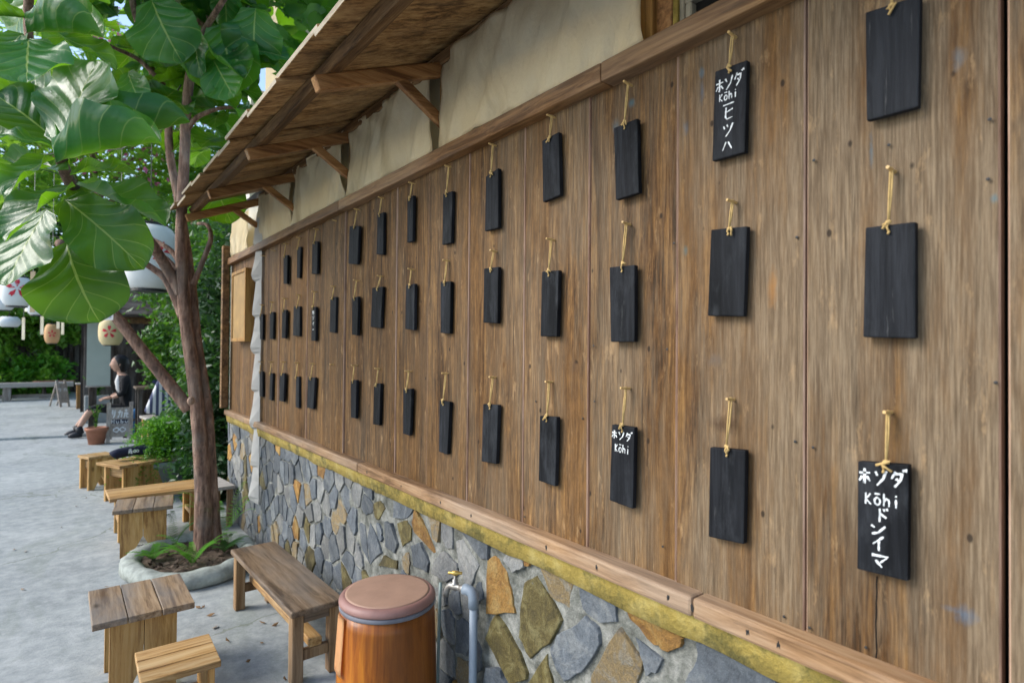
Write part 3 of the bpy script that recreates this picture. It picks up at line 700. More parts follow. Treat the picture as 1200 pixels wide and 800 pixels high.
GL = {'ho': [[(.08,.70),(.92,.76)], [(.5,1.0),(.5,.05),(.4,.14)], [(.33,.5),(.1,.18)], [(.66,.5),(.93,.2)]],
 'n': [[(.1,.88),(.27,.6)], [(.9,.98),(.7,.45),(.22,.0)]],
 'da': [[(.36,.98),(.1,.52)], [(.34,.82),(.82,.84),(.7,.42),(.3,.0)], [(.4,.55),(.62,.38)], [(.9,1.12),(.97,.98)], [(1.04,1.18),(1.12,1.02)]],
 'K': [[(.15,1),(.15,0)], [(.8,.95),(.18,.45),(.85,.02)]], 'o': [[(.5,.7),(.15,.5),(.15,.2),(.5,0),(.85,.2),(.85,.5),(.5,.7)], [(.15,1.0),(.85,1.0)]],
 'h': [[(.15,1.05),(.15,0)], [(.15,.42),(.5,.66),(.82,.5),(.82,0)]], 'i': [[(.5,.66),(.5,0)], [(.42,.95),(.6,.95)]],
 'bar': [[(.1,.45),(.95,.6)]], 'hi': [[(.9,.78),(.3,.6)], [(.26,1.0),(.24,.25),(.38,.08),(.92,.16)]], 'tsu': [[(.08,.85),(.2,.6)], [(.42,.92),(.5,.68)], [(.95,.95),(.72,.42),(.3,.0)]],
 'ha': [[(.4,.9),(.08,.0)], [(.58,.9),(.95,.05)]], 'do': [[(.34,1.0),(.34,.0)], [(.34,.62),(.82,.38)], [(.62,1.02),(.7,.86)], [(.84,1.08),(.92,.92)]],
 'nn': [[(.05,.85),(.28,.68)], [(.1,.08),(.5,.25),(.95,.85)]], 'ii': [[(.85,1.0),(.1,.45)], [(.52,.68),(.52,.0)]], 'ma': [[(.05,.82),(.95,.85),(.5,.35)], [(.28,.5),(.62,.05)]],
 'sa': [[(.05,.68),(.95,.72)], [(.3,.98),(.3,.4)], [(.7,1.0),(.66,.4),(.4,.0)]], 'ka': [[(.1,.7),(.9,.75),(.8,.1),(.65,.15)], [(.5,1.0),(.4,.4),(.08,.0)]],
 'u': [[(.1,.7),(.1,.15),(.5,0),(.85,.2),(.85,.7)]], 'b': [[(.15,1.05),(.15,.05),(.7,.05),(.85,.35),(.5,.6),(.15,.4)]], 'H': [[(.1,1),(.1,0)], [(.85,1),(.85,0)], [(.1,.5),(.85,.5)]],
 'loop': [[(.5,.5),(.3,.85),(.05,.6),(.05,.3),(.3,.1),(.5,.5),(.7,.9),(.95,.6),(.95,.3),(.7,.1),(.5,.5)]],
 'flower': [[(.2,.9),(.8,.9)], [(.5,1.05),(.5,.55)], [(.1,.6),(.9,.62)], [(.3,.6),(.1,.0)], [(.6,.6),(.6,.05),(.95,.1)], [(.9,.5),(.4,.2)]]}
def strokes(mb, o, U, Vv, nrm, glyphs, wid, sd=0):
    """glyphs: (name, cx, cy, w, h) in metres from o along U (right) and Vv (up); painted ridges about half a millimetre thick"""
    rg = random.Random(sd)
    for (g_, x, y, w_, h_) in glyphs:
        for st in GL[g_]:
            pts = [(x+(a-.5)*w_+rg.uniform(-.02, .02)*w_, y+(b_-.5)*h_+rg.uniform(-.02, .02)*h_) for a, b_ in st]
            dense = []
            for p, q in zip(pts, pts[1:]):
                for t in range(4): dense.append((p[0]+(q[0]-p[0])*t/4, p[1]+(q[1]-p[1])*t/4))
            dense.append(pts[-1]); Ls = []; Rs = []; m_ = len(dense)
            for i, p in enumerate(dense):
                a, b_ = dense[max(i-1, 0)], dense[min(i+1, m_-1)]
                dx, dy = b_[0]-a[0], b_[1]-a[1]; l_ = math.hypot(dx, dy) or 1
                ww = wid*(.5 if g_ in ('K', 'o', 'h', 'i') else .62)*(.5+.2*rg.uniform(-1, 1))*(1.12-.45*i/(m_-1))
                for lst, s in ((Ls, 1), (Rs, -1)):
                    lst.append(mb.bm.verts.new(o+U*(p[0]-dy/l_*ww*s)+Vv*(p[1]+dx/l_*ww*s)+nrm*.0007))
            for i in range(m_-1): mb.bm.faces.new((Ls[i], Ls[i+1], Rs[i+1], Rs[i]))
def text_row(word, cx, cy, adv, w_, h_, rise=0.0):
    n0 = len(word); return [(g_, cx+(i-(n0-1)/2)*adv, cy+(i-(n0-1)/2)*rise, w_, h_) for i, g_ in enumerate(word)]
XF, XBK = -.0175, -.004
rowname = {'R1': 'upper', 'R2': 'middle', 'R3': 'lower'}
ordn = ['zeroth','first','second','third','fourth','fifth','sixth','seventh','eighth','ninth','tenth','eleventh','twelfth','thirteenth','fourteenth','fifteenth']
tr_ = random.Random(9)
special = {('R1', 1): 'black tag chalked with a long white column of characters in the upper row', ('R3', 0): 'black tag chalked with white characters from top to bottom in the lower row',
           ('R3', 2): 'black tag with two short chalked lines at its top, otherwise bare', ('R2', 10): 'narrow black tag with faint chalked characters in the middle row'}
for rk, lst in rows.items():
    for ci, (bx, by, tx, *cs) in enumerate(lst):
        pb_ = wall(bx, by, 0); y, z = pb_.y, pb_.z
        ln = .026
        mb = MB(); mb.tube([V(.004, y, z), V(-ln*.5, y, z+.0005), V(-ln, y+tr_.uniform(-.003, .003), z+.002)], [.0032, .003, .0028], 7)
        obj('peg', mb, mPEG, B, smooth=False)
        if cs[0] is None: continue
        TL, TR, BR, BL = [wall(px, py, XF if k in (0, 3) else XBK) for k, (px, py) in enumerate(cs)]
        TLv, TRv, BRv, BLv = [V(XBK, p.y, p.z) for p in (TL, TR, BR, BL)]
        d = XF-XBK
        col_from_strip = 15-ci
        lab = special.get((rk, ci)) or 'blank black wooden tag in the %s row, %s column from the white pleated strip' % (rowname[rk], ordn[col_from_strip])
        top = (TLv+TRv)/2
        T = thing('hanging_tag', lab, 'tag', (0, y, BLv.z), 'black wooden tags hanging on the plank wall')
        mb = MB(); vs0 = [mb.bm.verts.new(p) for p in (TLv, TRv, BRv, BLv)]; vs1 = [mb.bm.verts.new(p+V(d, 0, 0)) for p in (TLv, TRv, BRv, BLv)]
        mb.bm.faces.new(vs0); mb.bm.faces.new(vs1)
        for k in range(4): mb.bm.faces.new((vs0[k], vs0[(k+1) % 4], vs1[(k+1) % 4], vs1[k]))
        bmesh.ops.bevel(mb.bm, geom=mb.bm.edges[:]+mb.bm.verts[:], offset=.0028, segments=2, affect='EDGES', profile=.6)
        obj('board_panel', mb, mBLACK, T)
        # cord: loop over the peg, knot just above or on the tag
        hole = top+(((BLv+BRv)/2)-top).normalized()*.012+V(d-.001, 0, 0)
        hole.y += (y-top.y)*.5
        pk = V(-.011, y, z)
        up_l = (z-hole.z)
        kn = hole+(pk-hole)*(.16 if up_l > .04 else .3)+V(-.002, tr_.uniform(-.003, .003), 0)
        mb = MB(); s = tr_.uniform(.0015, .0032); r0 = .0017
        mb.tube([kn, kn.lerp(pk, .5)+V(-.001, s*.6, 0), pk+V(0, s, -.003), pk+V(-.001, 0, .0042)], r0, 5, wob=.2, sd=ci)
        mb.tube([kn, kn.lerp(pk, .5)+V(.001, -s*.8, 0), pk+V(0, -s, -.003), pk+V(.001, 0, .0042)], r0, 5, wob=.2, sd=ci+3)
        mb.tube([kn, hole.lerp(kn, .5)+V(-.003, .002, 0), hole], r0, 5)
        mb.ball(kn, .0048, 1, (1, 1.1, .9), .6, ci)
        for q in range(2):
            mb.tube([kn, kn+V(-.003, tr_.uniform(-.008, .008), tr_.uniform(-.004, .004)), kn+V(-.004, tr_.uniform(-.013, .013), tr_.uniform(-.015, -.002))], [.0018, .0015, .0022], 5)
        mb.tube([hole+V(-.001, 0, .001), hole+V(-.003, .001, -.003)], [.0022, .0018], 5)
        obj('cord', mb, mROPE, T, smooth=True)
        if (rk, ci) in special:
            cen = (TLv+TRv+BRv+BLv)/4+V(d, 0, 0); wv = (TLv-TRv).length; hv = (TLv-BLv).length
            U = ((TRv-TLv)+(BRv-BLv)).normalized(); W = ((TLv-BLv)+(TRv-BRv)).normalized()
            mb = MB()
            if (rk, ci) == ('R1', 1):
                gl = text_row(['ho', 'n', 'da'], -.03*wv, .315*hv, .29*wv, .27*wv, .14*hv, .015*wv)+text_row(['K', 'o', 'h', 'i'], -.04*wv, .175*hv, .15*wv, .125*wv, .085*hv)
                gl += [('bar', -.03*wv, .08*hv, .4*wv, .05*hv), ('hi', -.02*wv, -.02*hv, .32*wv, .14*hv), ('tsu', -.02*wv, -.2*hv, .34*wv, .14*hv), ('ha', -.03*wv, -.37*hv, .34*wv, .1*hv)]; wd = .0042
            elif (rk, ci) == ('R3', 0):
                gl = text_row(['ho', 'n', 'da'], -.03*wv, .37*hv, .32*wv, .27*wv, .14*hv)+text_row(['K', 'o', 'h', 'i'], 0, .17*hv, .18*wv, .15*wv, .105*hv)
                gl += [('do', .0, .03*hv, .26*wv, .12*hv), ('nn', -.07*wv, -.1*hv, .3*wv, .1*hv), ('ii', -.06*wv, -.225*hv, .28*wv, .13*hv), ('ma', -.03*wv, -.375*hv, .36*wv, .13*hv)]; wd = .0052
            elif (rk, ci) == ('R3', 2):
                gl = text_row(['ho', 'n', 'da'], -.05*wv, .375*hv, .31*wv, .27*wv, .11*hv)+text_row(['K', 'o', 'h', 'i'], .0, .21*hv, .17*wv, .14*wv, .1*hv); wd = .0042
            else:
                gl = [('ho', 0, .33*hv, .5*wv, .13*hv), ('n', 0, .17*hv, .45*wv, .12*hv), ('ii', 0, .0, .45*wv, .1*hv), ('bar', 0, -.17*hv, .35*wv, .06*hv)]; wd = .0065
            strokes(mb, cen, U, W, V(-1, 0, 0), gl, wd, ci)
            obj('lettering', mb, mCHALK, T)

# pleated white strip at the corner post
ya = wall(297.5, 404, -.05).y; mb = MB()
tops = [(250+k*41.5) for k in range(9)]
zs_ = [wall(296, py, -.05).z for py in (248, 290, 330, 372, 415, 460, 505, 550, 592)]
inn, out = [], []
for k in range(len(zs_)-1):
    a, b_ = zs_[k], zs_[k+1]; h_k = a-b_
    for (t, xo, yo) in ((0, -.028, .0), (.35, -.038, -.008), (.8, -.050-.008*(k % 2), -.016), (.92, -.048, -.004), (.99, -.03, .006)):
        out.append(V(xo, ya+.05-xo*.3+yo+.01*(k % 2), a-h_k*t)); inn.append(V(-.014, ya-.02+yo*.5, a-h_k*(t*.96)-.012))
g0 = [mb.bm.verts.new(q) for q in inn]; g1 = [mb.bm.verts.new(q) for q in out]
for i in range(len(inn)-1): mb.bm.faces.new((g0[i], g0[i+1], g1[i+1], g1[i]))
bmesh.ops.solidify(mb.bm, geom=mb.bm.faces[:], thickness=.003)
tag(obj('pleated_cloth_strip', mb, mWHITECL), 'white pleated cloth strip hanging down the building corner over stone and planks', 'cloth strip')
# amber framed panel on the end bay
p0 = wall(272, 320, -.06); p1 = wall(287, 400, -.06)
PNL = thing('framed_panel', 'narrow amber panel in a wooden frame mounted at the building corner', 'panel', (-.03, (p0.y+p1.y)/2, p1.z))
yl, yh = min(p0.y, p1.y), max(p0.y, p1.y)
mb = MB(); mb.box((-.03, (yl+yh)/2, (p0.z+p1.z)/2), (.05, yh-yl-.04, p0.z-p1.z-.04)); obj('panel_face', mb, plain('amber_paper', (.29, .175, .055), .6, .3, 10), PNL)
for (yc, zc, sy, sz) in ((yl+.012, (p0.z+p1.z)/2, .024, p0.z-p1.z), (yh-.012, (p0.z+p1.z)/2, .024, p0.z-p1.z), ((yl+yh)/2, p0.z-.012, yh-yl-.048, .024), ((yl+yh)/2, p1.z+.012, yh-yl-.048, .024)):
    mb = MB(); mb.box((-.032, yc, zc), (.062, sy, sz), bev=.002); obj('frame_bar', mb, mPOST, PNL)
mb = MB(); mb.box((-.045, Y1-.02, 1.45), (.05, .05, 1.25), bev=.003); obj('corner_post', mb, mPURL, B)
# ================================================================== front furniture
def fit(cs, h):
    A, B_, C_p, D_ = [gnd(px, py, h) for px, py in cs]
    ctr = (A+B_+C_p+D_)/4; d = ((C_p-D_)+(B_-A)); yaw = math.atan2(d.y, d.x)
    wv = ((C_p-D_).length+(B_-A).length)/2; dv = ((A-D_).length+(B_-C_p).length)/2
    return V(ctr.x, ctr.y, 0), yaw, wv, dv
class Loc:
    """builds parts in a local frame (x along the front edge, y towards the back) and turns the root"""
    def __init__(s, name, label, cat, c, yaw, group=None):
        s.o = thing(name, label, cat, c, group); s.o.rotation_euler.z = yaw; s.c = Vector(c)
    def part(s, name, mb, mat, smooth=False, parent=None):
        for v in mb.bm.verts: v.co += s.c
        return obj(name, mb, mat, parent or s.o, smooth)
def notch_stool(label, cs, h, name='low_table', planks=3, group=None, top=None, cat='table', over=(.07, .03)):
    c, yaw, w_, d_ = fit(cs, h); s = Loc(name, label, cat, c, yaw, group); th = .024
    rg = random.Random(int(c.x*1000))
    for k in range(planks):
        pw = w_/planks; mb = MB(); mb.box((-w_/2+pw*(k+.5), rg.uniform(-.004, .004), h-th/2+rg.uniform(-.0015, .0015)), (pw-.0025, d_, th), bev=.0028, seg=2)
        s.part('top_plank', mb, top or mTOPY)
    lw = w_-2*over[0]; hh = h-th-.0025
    for sgn in (-1, 1):
        y = sgn*(d_/2-over[1]-.012)
        for q in (-1, 1):
            xo = q*lw/2; xi = q*.0015; xm = q*lw*.12
            pts = [(xo, 0), (xo, hh), (xi, hh), (xi, hh*.44), (q*lw*.27, 0)]
            mb = MB(); mb.prism([V(px_, y-.011, pz) for px_, pz in pts], (0, .022, 0)); s.part('leg_board', mb, mPINEZ)
    for q in (-1, 1):
        mb = MB(); mb.box((q*(lw/2-.045), 0, hh-.06), (.022, d_-2*over[1]-.05, .07), bev=.002); s.part('stretcher', mb, mPINEY)
    return s
notch_stool('low pine table with three worn plank top, beside the small slatted step stool', [(102.2, 692.7), (210, 670.6), (229.6, 704.4), (108.2, 732.1)], .318, over=(.055, .035))
notch_stool('low notched-leg pine stool beside the round concrete tree planter', [(133, 585), (199, 579.5), (208, 590), (136, 599)], .30, 'notched_stool', cat='stool', over=(.04, .03))
# small step stool
c, yaw, w_, d_ = fit([(156.9, 764.7), (244.1, 742.2), (260.2, 772.8), (165.9, 800)], .235)
s = Loc('step_stool', 'small pale pine step stool with slatted top and lower shelf', 'stool', c, yaw)
for k in range(3):
    pw = d_/3; mb = MB(); mb.box((0, -d_/2+pw*(k+.5), .235-.011+(.0008*k)), (w_, pw-.002, .022), bev=.0022, seg=2); s.part('top_slat', mb, mPINEX)
for q in (-1, 1):
    mb = MB(); mb.box((q*(w_/2-.028), 0, .106), (.022, d_-.02, .211), bev=.002); s.part('side_board', mb, mPINEZ)
mb = MB(); mb.box((0, 0, .075), (w_-.08, d_-.04, .018), bev=.002); s.part('shelf', mb, mBENCH)
# long bench by the wall
c, yaw, w_, d_ = fit([(271.9, 642), (328.8, 632.5), (396.5, 701.4), (339.5, 720.4)], .29)
yaw_l = math.pi/2
s = Loc('wooden_bench', 'dark brown wooden bench with square legs along the stone wall', 'bench', c, yaw)
mb = MB(); mb.box((0, 0, .29-.0125), (w_, d_, .025), bev=.008, seg=3); s.part('seat', mb, mTOPBENCH)
for qx in (-1, 1):
    for qy in (-1, 1):
        mb = MB(); mb.box((qx*(w_/2-.034), qy*(d_/2-.042), .1325), (.045, .045, .264), bev=.003); s.part('leg', mb, mBENCHL)
    
for qy in (-1, 1):
    mb = MB(); mb.box((0, qy*(d_/2-.042), .10), (w_-.115, .026, .04), bev=.002); s.part('cross_rail', mb, mBENCHL)
    mb = MB(); mb.box((0, qy*(d_/2-.036), .245), (w_-.115, .022, .036), bev=.002); s.part('apron', mb, mBENCH)
mb = MB(); mb.box((0, 0, .137), (.05, d_-.06, .032), bev=.003); s.part('stretcher', mb, mPINEY)
# drum stool with padded lid
lid_h = .56
c = gnd(454.5, 690, lid_h); c.z = 0
depth = (c-CAM).dot(fwd); Rl = 55.5/F_PX*((V(c.x, c.y, lid_h)-CAM).dot(fwd))
D = thing('drum_stool', 'lacquered orange-brown wooden drum with a padded pink leather lid by the tap', 'drum', c)
prof = []
for k in range(15):
    t = k/14; prof.append((Rl*(.96+.075*math.sin(math.pi*(t*.85+.08))), t*(lid_h-.042)))
mb = MB(); mb.lathe(c, [(Rl*.9, 0)]+prof, 56); obj('body', mb, mDRUM, D, smooth=True)
mb = MB(); z0 = lid_h-.042; mb.lathe(c, [(Rl*.975, z0), (Rl*.99, z0+.002), (Rl*.99, z0+.012), (Rl*.97, z0+.013)], 56); lb = obj('lid_band', mb, mLIDB, D, smooth=True)
mb = MB(); z1 = z0+.0132; mb.lathe(c, [(Rl*.97, z1), (Rl*.995, z1+.004), (Rl*1.0, z1+.009), (Rl*.985, z1+.016), (Rl*.94, z1+.0225), (Rl*.89, z1+.0255), (Rl*.87, z1+.025)], 56); obj('lid_rim', mb, mLIDR, D, smooth=True)
mb = MB(); mb.lathe(c, [(Rl*.872, z1+.018), (Rl*.872, z1+.0262), (Rl*.82, z1+.0272), (Rl*.3, z1+.028), (Rl*.02, z1+.0281)], 48); obj('lid_pad', mb, mLID, D, smooth=True)
# strap hanging down the side of the drum that faces the yard
mb = MB(); a0 = math.atan2(-rt.y, -rt.x)+.62; g_ = []
for i in range(7):
    row = []
    for j in range(10):
        an = a0+(i/6-.5)*.36; t = 1-.31*(j/9); z = t*(lid_h-.042)-.001
        rr0 = Rl*(.96+.075*math.sin(math.pi*(t*.85+.08)))+.0035+.003*(j/9)**2+.002
        row.append(mb.bm.verts.new(c+V(math.cos(an)*rr0, math.sin(an)*rr0, z-.006*(i/6)*(j/9))))
    g_.append(row)
for i in range(6):
    for j in range(9): mb.bm.faces.new((g_[i][j], g_[i+1][j], g_[i+1][j+1], g_[i][j+1]))
bmesh.ops.solidify(mb.bm, geom=mb.bm.faces[:], thickness=.002)
obj('strap', mb, mSTRAP, D, smooth=True)
# water tap on its pipe
pe = wall(555, 692, -.045); XP = -.045
T = thing('water_tap', 'brass-handled garden tap on a blue-grey plastic pipe against the stone wall', 'tap', (XP, pe.y, 0))
rp = .0125
mb = MB(); mb.tube([V(XP, pe.y, 0), V(XP, pe.y, pe.z-.045)], rp, 16); obj('pipe', mb, mPVC, T, smooth=True)
tdir = (rt*-1); tdir.z = 0; tdir = V(-.35, .94, 0).normalized()       # the tap points along the wall and slightly outwards
mb = MB(); el = [V(XP, pe.y, pe.z-.05), V(XP, pe.y, pe.z-.022)]
for k in range(1, 7):
    an = math.pi/2*k/6; el.append(V(XP, pe.y, pe.z-.022)+V(0, 0, 1)*.02*math.sin(an)+tdir*.02*(1-math.cos(an)))
el.append(el[-1]+tdir*.016); mb.tube(el, rp*1.28, 16); obj('elbow', mb, mPVC, T, smooth=True)
e0 = el[-1]
mb = MB(); mb.tube([e0-tdir*.004, e0+tdir*.008, e0+tdir*.0085, e0+tdir*.022, e0+tdir*.034, e0+tdir*.05, e0+tdir*.06+V(0, 0, -.008), e0+tdir*.067+V(0, 0, -.022), e0+tdir*.068+V(0, 0, -.036)],
        [.0125, .0125, .0095, .0095, .0125, .0105, .0095, .009, .0095], 14)
bp = e0+tdir*.034
mb.tube([bp, bp+V(0, 0, .012), bp+V(0, 0, .0125), bp+V(0, 0, .022), bp+V(0, 0, .0225), bp+V(0, 0, .036)], [.011, .011, .0085, .0085, .0045, .0045], 12)
obj('spout', mb, mSTEEL, T, smooth=True)
hx = V(.75, -.66, 0).normalized(); hz = bp+V(0, 0, .041)
mb = MB(); mb.tube([hz-hx*.022, hz-hx*.019, hz-hx*.012, hz-hx*.008, hz+hx*.008, hz+hx*.012, hz+hx*.019, hz+hx*.022], [.003, .005, .0036, .0068, .0068, .0036, .005, .003], 12); mb.tube([hz-V(0, 0, .007), hz+V(0, 0, .006)], .005, 10)
obj('handle', mb, mBRASS, T, smooth=True)
p = wall(513, 700, -.03)
mb = MB(); mb.tube([V(-.02, p.y, wall(513, 683, -.03).z), V(-.026, p.y-.004, .4), V(-.035, p.y-.012, .2), V(-.045, p.y-.02, .0)], .0055, 10)
tag(obj('garden_hose', mb, mHOSE, smooth=True), 'thin pale green hose standing against the wall behind the drum', 'hose')

# ================================================================== fig tree in its planter
pc = V(-.405, 3.90, 0)
mb = MB()
prof = [(.35, 0), (.37, .012), (.372, .045), (.362, .072), (.335, .086), (.30, .084), (.275, .07), (.268, .045)]
mb.lathe(pc, prof, 96, sx=.96, sy=1.16, closed=False, wob=.02, sd=2)
for v in mb.bm.verts: v.co += V(noise.noise(v.co*13), noise.noise(v.co*13+V(9, 0, 0)), noise.noise(v.co*11+V(0, 5, 0)))*.011*(1 if v.co.z > .005 else 0)
P = thing('tree_planter', 'low rounded concrete ring planter around the foot of the fig tree', 'planter', pc)
obj('rim', mb, mPLANTER, P, smooth=True)
mb = MB(); n0 = 40; sr2 = random.Random(6)
rings = []
for k in range(6):
    r_ = .275*k/5
    rings.append([mb.bm.verts.new(pc+V(math.cos(2*math.pi*i/n0)*r_*.96, math.sin(2*math.pi*i/n0)*r_*1.16, .05+.012*noise.noise(V(i*.5, k*.8, 3)))) for i in range(n0)])
for r0, r1 in zip(rings[1:], rings[2:]):
    for i in range(n0): mb.bm.faces.new((r0[i], r0[(i+1) % n0], r1[(i+1) % n0], r1[i]))
mb.bm.faces.new(rings[1])
for i in range(140):                               # dry leaf litter
    a = sr2.uniform(0, 6.28); r_ = .24*math.sqrt(sr2.random()); q = pc+V(math.cos(a)*r_*.96, math.sin(a)*r_*1.1, .063)
    u = V(sr2.uniform(-1, 1), sr2.uniform(-1, 1), sr2.uniform(-.4, .4)).normalized()*sr2.uniform(.012, .03); v_ = u.cross(V(0, 0, 1)).normalized()*.009+V(0, 0, sr2.uniform(-.008, .01))
    mb.poly([q-u, q+v_, q+u, q-v_])
obj('soil', mb, mSOIL, P)

TB = gnd(243, 652, .0); TB = V(-.315, 4.0, 0)
FT = thing('fig_tree', 'fiddle-leaf fig tree with twin brown trunks and huge glossy green leaves', 'tree', TB)
dT = (V(TB.x, TB.y, 1.0)-CAM).dot(fwd)
def tp(px, py, dd=0.0): return at(px, py, dT+dd)
def spline(pts, n=6):
    out = []
    for i in range(len(pts)-1):
        p0, p1, p2, p3 = pts[max(i-1, 0)], pts[i], pts[i+1], pts[min(i+2, len(pts)-1)]
        for k in range(n):
            t = k/n; out.append(.5*((2*p1)+(p2-p0)*t+(2*p0-5*p1+4*p2-p3)*t*t+(3*p1-p0-3*p2+p3)*t**3))
    out.append(pts[-1]); return out
def limb(name, pts, r0, r1, parent, n=12, mat=None, flare=0.0, pw=1.0):
    ps = spline([Vector(p) for p in pts]); m_ = len(ps)
    rad = [r1+(r0-r1)*(1-i/(m_-1))**pw for i in range(m_)]
    if flare:
        for i in range(m_): rad[i] += flare*max(0, 1-i/(m_*.12))**2
    rad = [r_*(1+.06*noise.noise(V(i*.6, r0*50, 0))) for i, r_ in enumerate(rad)]
    mb = MB(); mb.tube(ps, rad, n, wob=.035, sd=int(r0*999)); return obj(name, mb, mat or mBARK, parent, smooth=True)
limb('trunk', [tp(240, 668), tp(237, 560), tp(229, 460), tp(216, 360), tp(212, 280), tp(216, 190), tp(220, 110), tp(232, 40, .05), tp(243, 0, .1), tp(262, -120, .2), tp(275, -240, .3)], .049, .025, FT, 16, flare=.03, pw=2.2)
limb('trunk', [tp(254, 668, .03), tp(249, 580, .05), tp(243, 480, .06), tp(231, 400, .06), tp(224, 330, .07), tp(212, 250, .1), tp(199, 180, .12), tp(196, 130, .14), tp(180, 90, .15), tp(166, 40, .15), tp(155, 0, .2), tp(140, -100, .3)], .036, .020, FT, 14, flare=.02, pw=1.8)
limb('branch', [tp(222, 480), tp(200, 452, -.03), tp(168, 412, -.06), tp(135, 370, -.1), tp(112, 340, -.2), tp(95, 310, -.35), tp(70, 285, -.6)], .040, .024, FT, 12)
limb('branch', [tp(212, 345), tp(196, 315, -.05), tp(170, 276, -.25), tp(140, 255, -.5), tp(112, 240, -.8), tp(88, 222, -1.1), tp(74, 195, -1.22), tp(68, 165, -1.28)], .034, .02, FT, 10)
limb('branch', [tp(214, 372), tp(196, 330, -.02), tp(175, 312, -.05), tp(148, 298, -.15), tp(120, 290, -.35)], .026, .012, FT, 9)
limb('branch', [tp(210, 320), tp(190, 300), tp(160, 294, -.03), tp(135, 288, -.12)], .018, .010, FT, 8)
limb('branch', [tp(212, 310, .05), tp(196, 290, .05), tp(160, 272, .1), tp(140, 255, .2)], .018, .010, FT, 8)
limb('branch', [tp(226, 335, .05), tp(238, 305, .05), tp(247, 280, .05), tp(243, 264, .1), tp(232, 262, .2)], .018, .010, FT, 8)
limb('branch', [tp(220, 150), tp(232, 137), tp(258, 127, .05), tp(285, 126, .1)], .018, .008, FT, 8)
limb('branch', [tp(192, 100, .1), tp(165, 72, .05), tp(138, 58, -.1), tp(120, 50, -.3)], .016, .008, FT, 8)
limb('branch', [tp(222, 80), tp(238, 40, -.1), tp(262, 0, -.2), tp(300, -60, -.2)], .025, .012, FT, 8)
ustem = [at(85, -150, 2.1), at(55, -90, 2.1), at(38, -30, 2.12), at(33, 10, 2.15), at(34, 45, 2.15), at(36, 62, 2.12)]
limb('branch', [tp(150, -70, .2), tp(120, -120, -.4), tp(95, -150, -.9)]+ustem, .022, .014, FT, 8)

def leaf_mesh(name, fold, droop, wave, sd, wr=.40, cup=0.0):
    rg = random.Random(sd); bm = bmesh.new(); uvl = bm.loops.layers.uv.new('UVMap')
    nu, nv = 10, 16; g_ = []; ph = rg.uniform(0, 6.28)
    for j in range(nv+1):
        v = 1-(1-j/nv)**1.5
        if v > .6: wv = wr*math.sqrt(max(0, 1-((v-.6)/.4)**2))
        else:
            t = v/.6; wv = wr*(.40+.60*t*t*(3-2*t))*min(1, (v/.09))**.55
        wv = max(wv, .012)
        ang = droop*v; row = []
        for i in range(nu+1):
            u = i/nu*2-1
            x = u*wv*math.cos(fold*abs(u)); z = abs(u)*wv*math.sin(fold*abs(u)**.7)
            z += wave*wv*math.sin(v*13+ph+(1.3 if u > 0 else 0))*abs(u)**2.2*.36
            z += -.005*math.cos((v*5.2-abs(u)*.9)*6.28)*(1-abs(u))**.5
            y = v; zz = -droop*.5*v*v*.9+cup*v*v
            yy = v*math.cos(ang*.45)
            row.append((bm.verts.new((x, yy, z+zz)), (i/nu, v)))
        g_.append(row)
    for j in range(nv):
        for i in range(nu):
            q = (g_[j][i], g_[j][i+1], g_[j+1][i+1], g_[j+1][i])
            f = bm.faces.new([a for a, _ in q])
            for lp, (_, uvv) in zip(f.loops, q): lp[uvl].uv = uvv
    # petiole
    me = bpy.data.meshes.new(name); bm.to_mesh(me); bm.free()
    me.polygons.foreach_set('use_smooth', [True]*len(me.polygons)); me.materials.append(mFIG); return me
LM = [leaf_mesh('fig_leaf_%d' % k, f_, d_, w_, k*7+1, wr_, c_) for k, (f_, d_, w_, wr_, c_) in enumerate(((.35, .5, .35, .44, 0), (.6, .3, .4, .42, .05), (.2, .9, .45, .46, 0), (.75, .2, .3, .45, .1), (.4, .7, .5, .40, 0), (.15, .3, .4, .48, .08), (1.2, .25, .3, .40, .04)))]
def put_leaf(base, tip, nrm, k=0, parent=None, wide=1.0):
    Y = (tip-base); ln = Y.length; Y.normalize(); Z = (nrm-Y*nrm.dot(Y))
    if Z.length < 1e-4: Z = Y.orthogonal()
    Z.normalize(); X = Y.cross(Z)
    q = Matrix((X, Y, Z)).transposed().to_quaternion()
    o = inst('leaf', LM[k], base, parent or FT, q, ln); o.scale = (ln*wide, ln, ln); return o
UPV = V(0, 0, 1); TOC = -fwd
def nv_(a, b_, c_): return (TOC*a+UPV*b_+rt*c_).normalized()
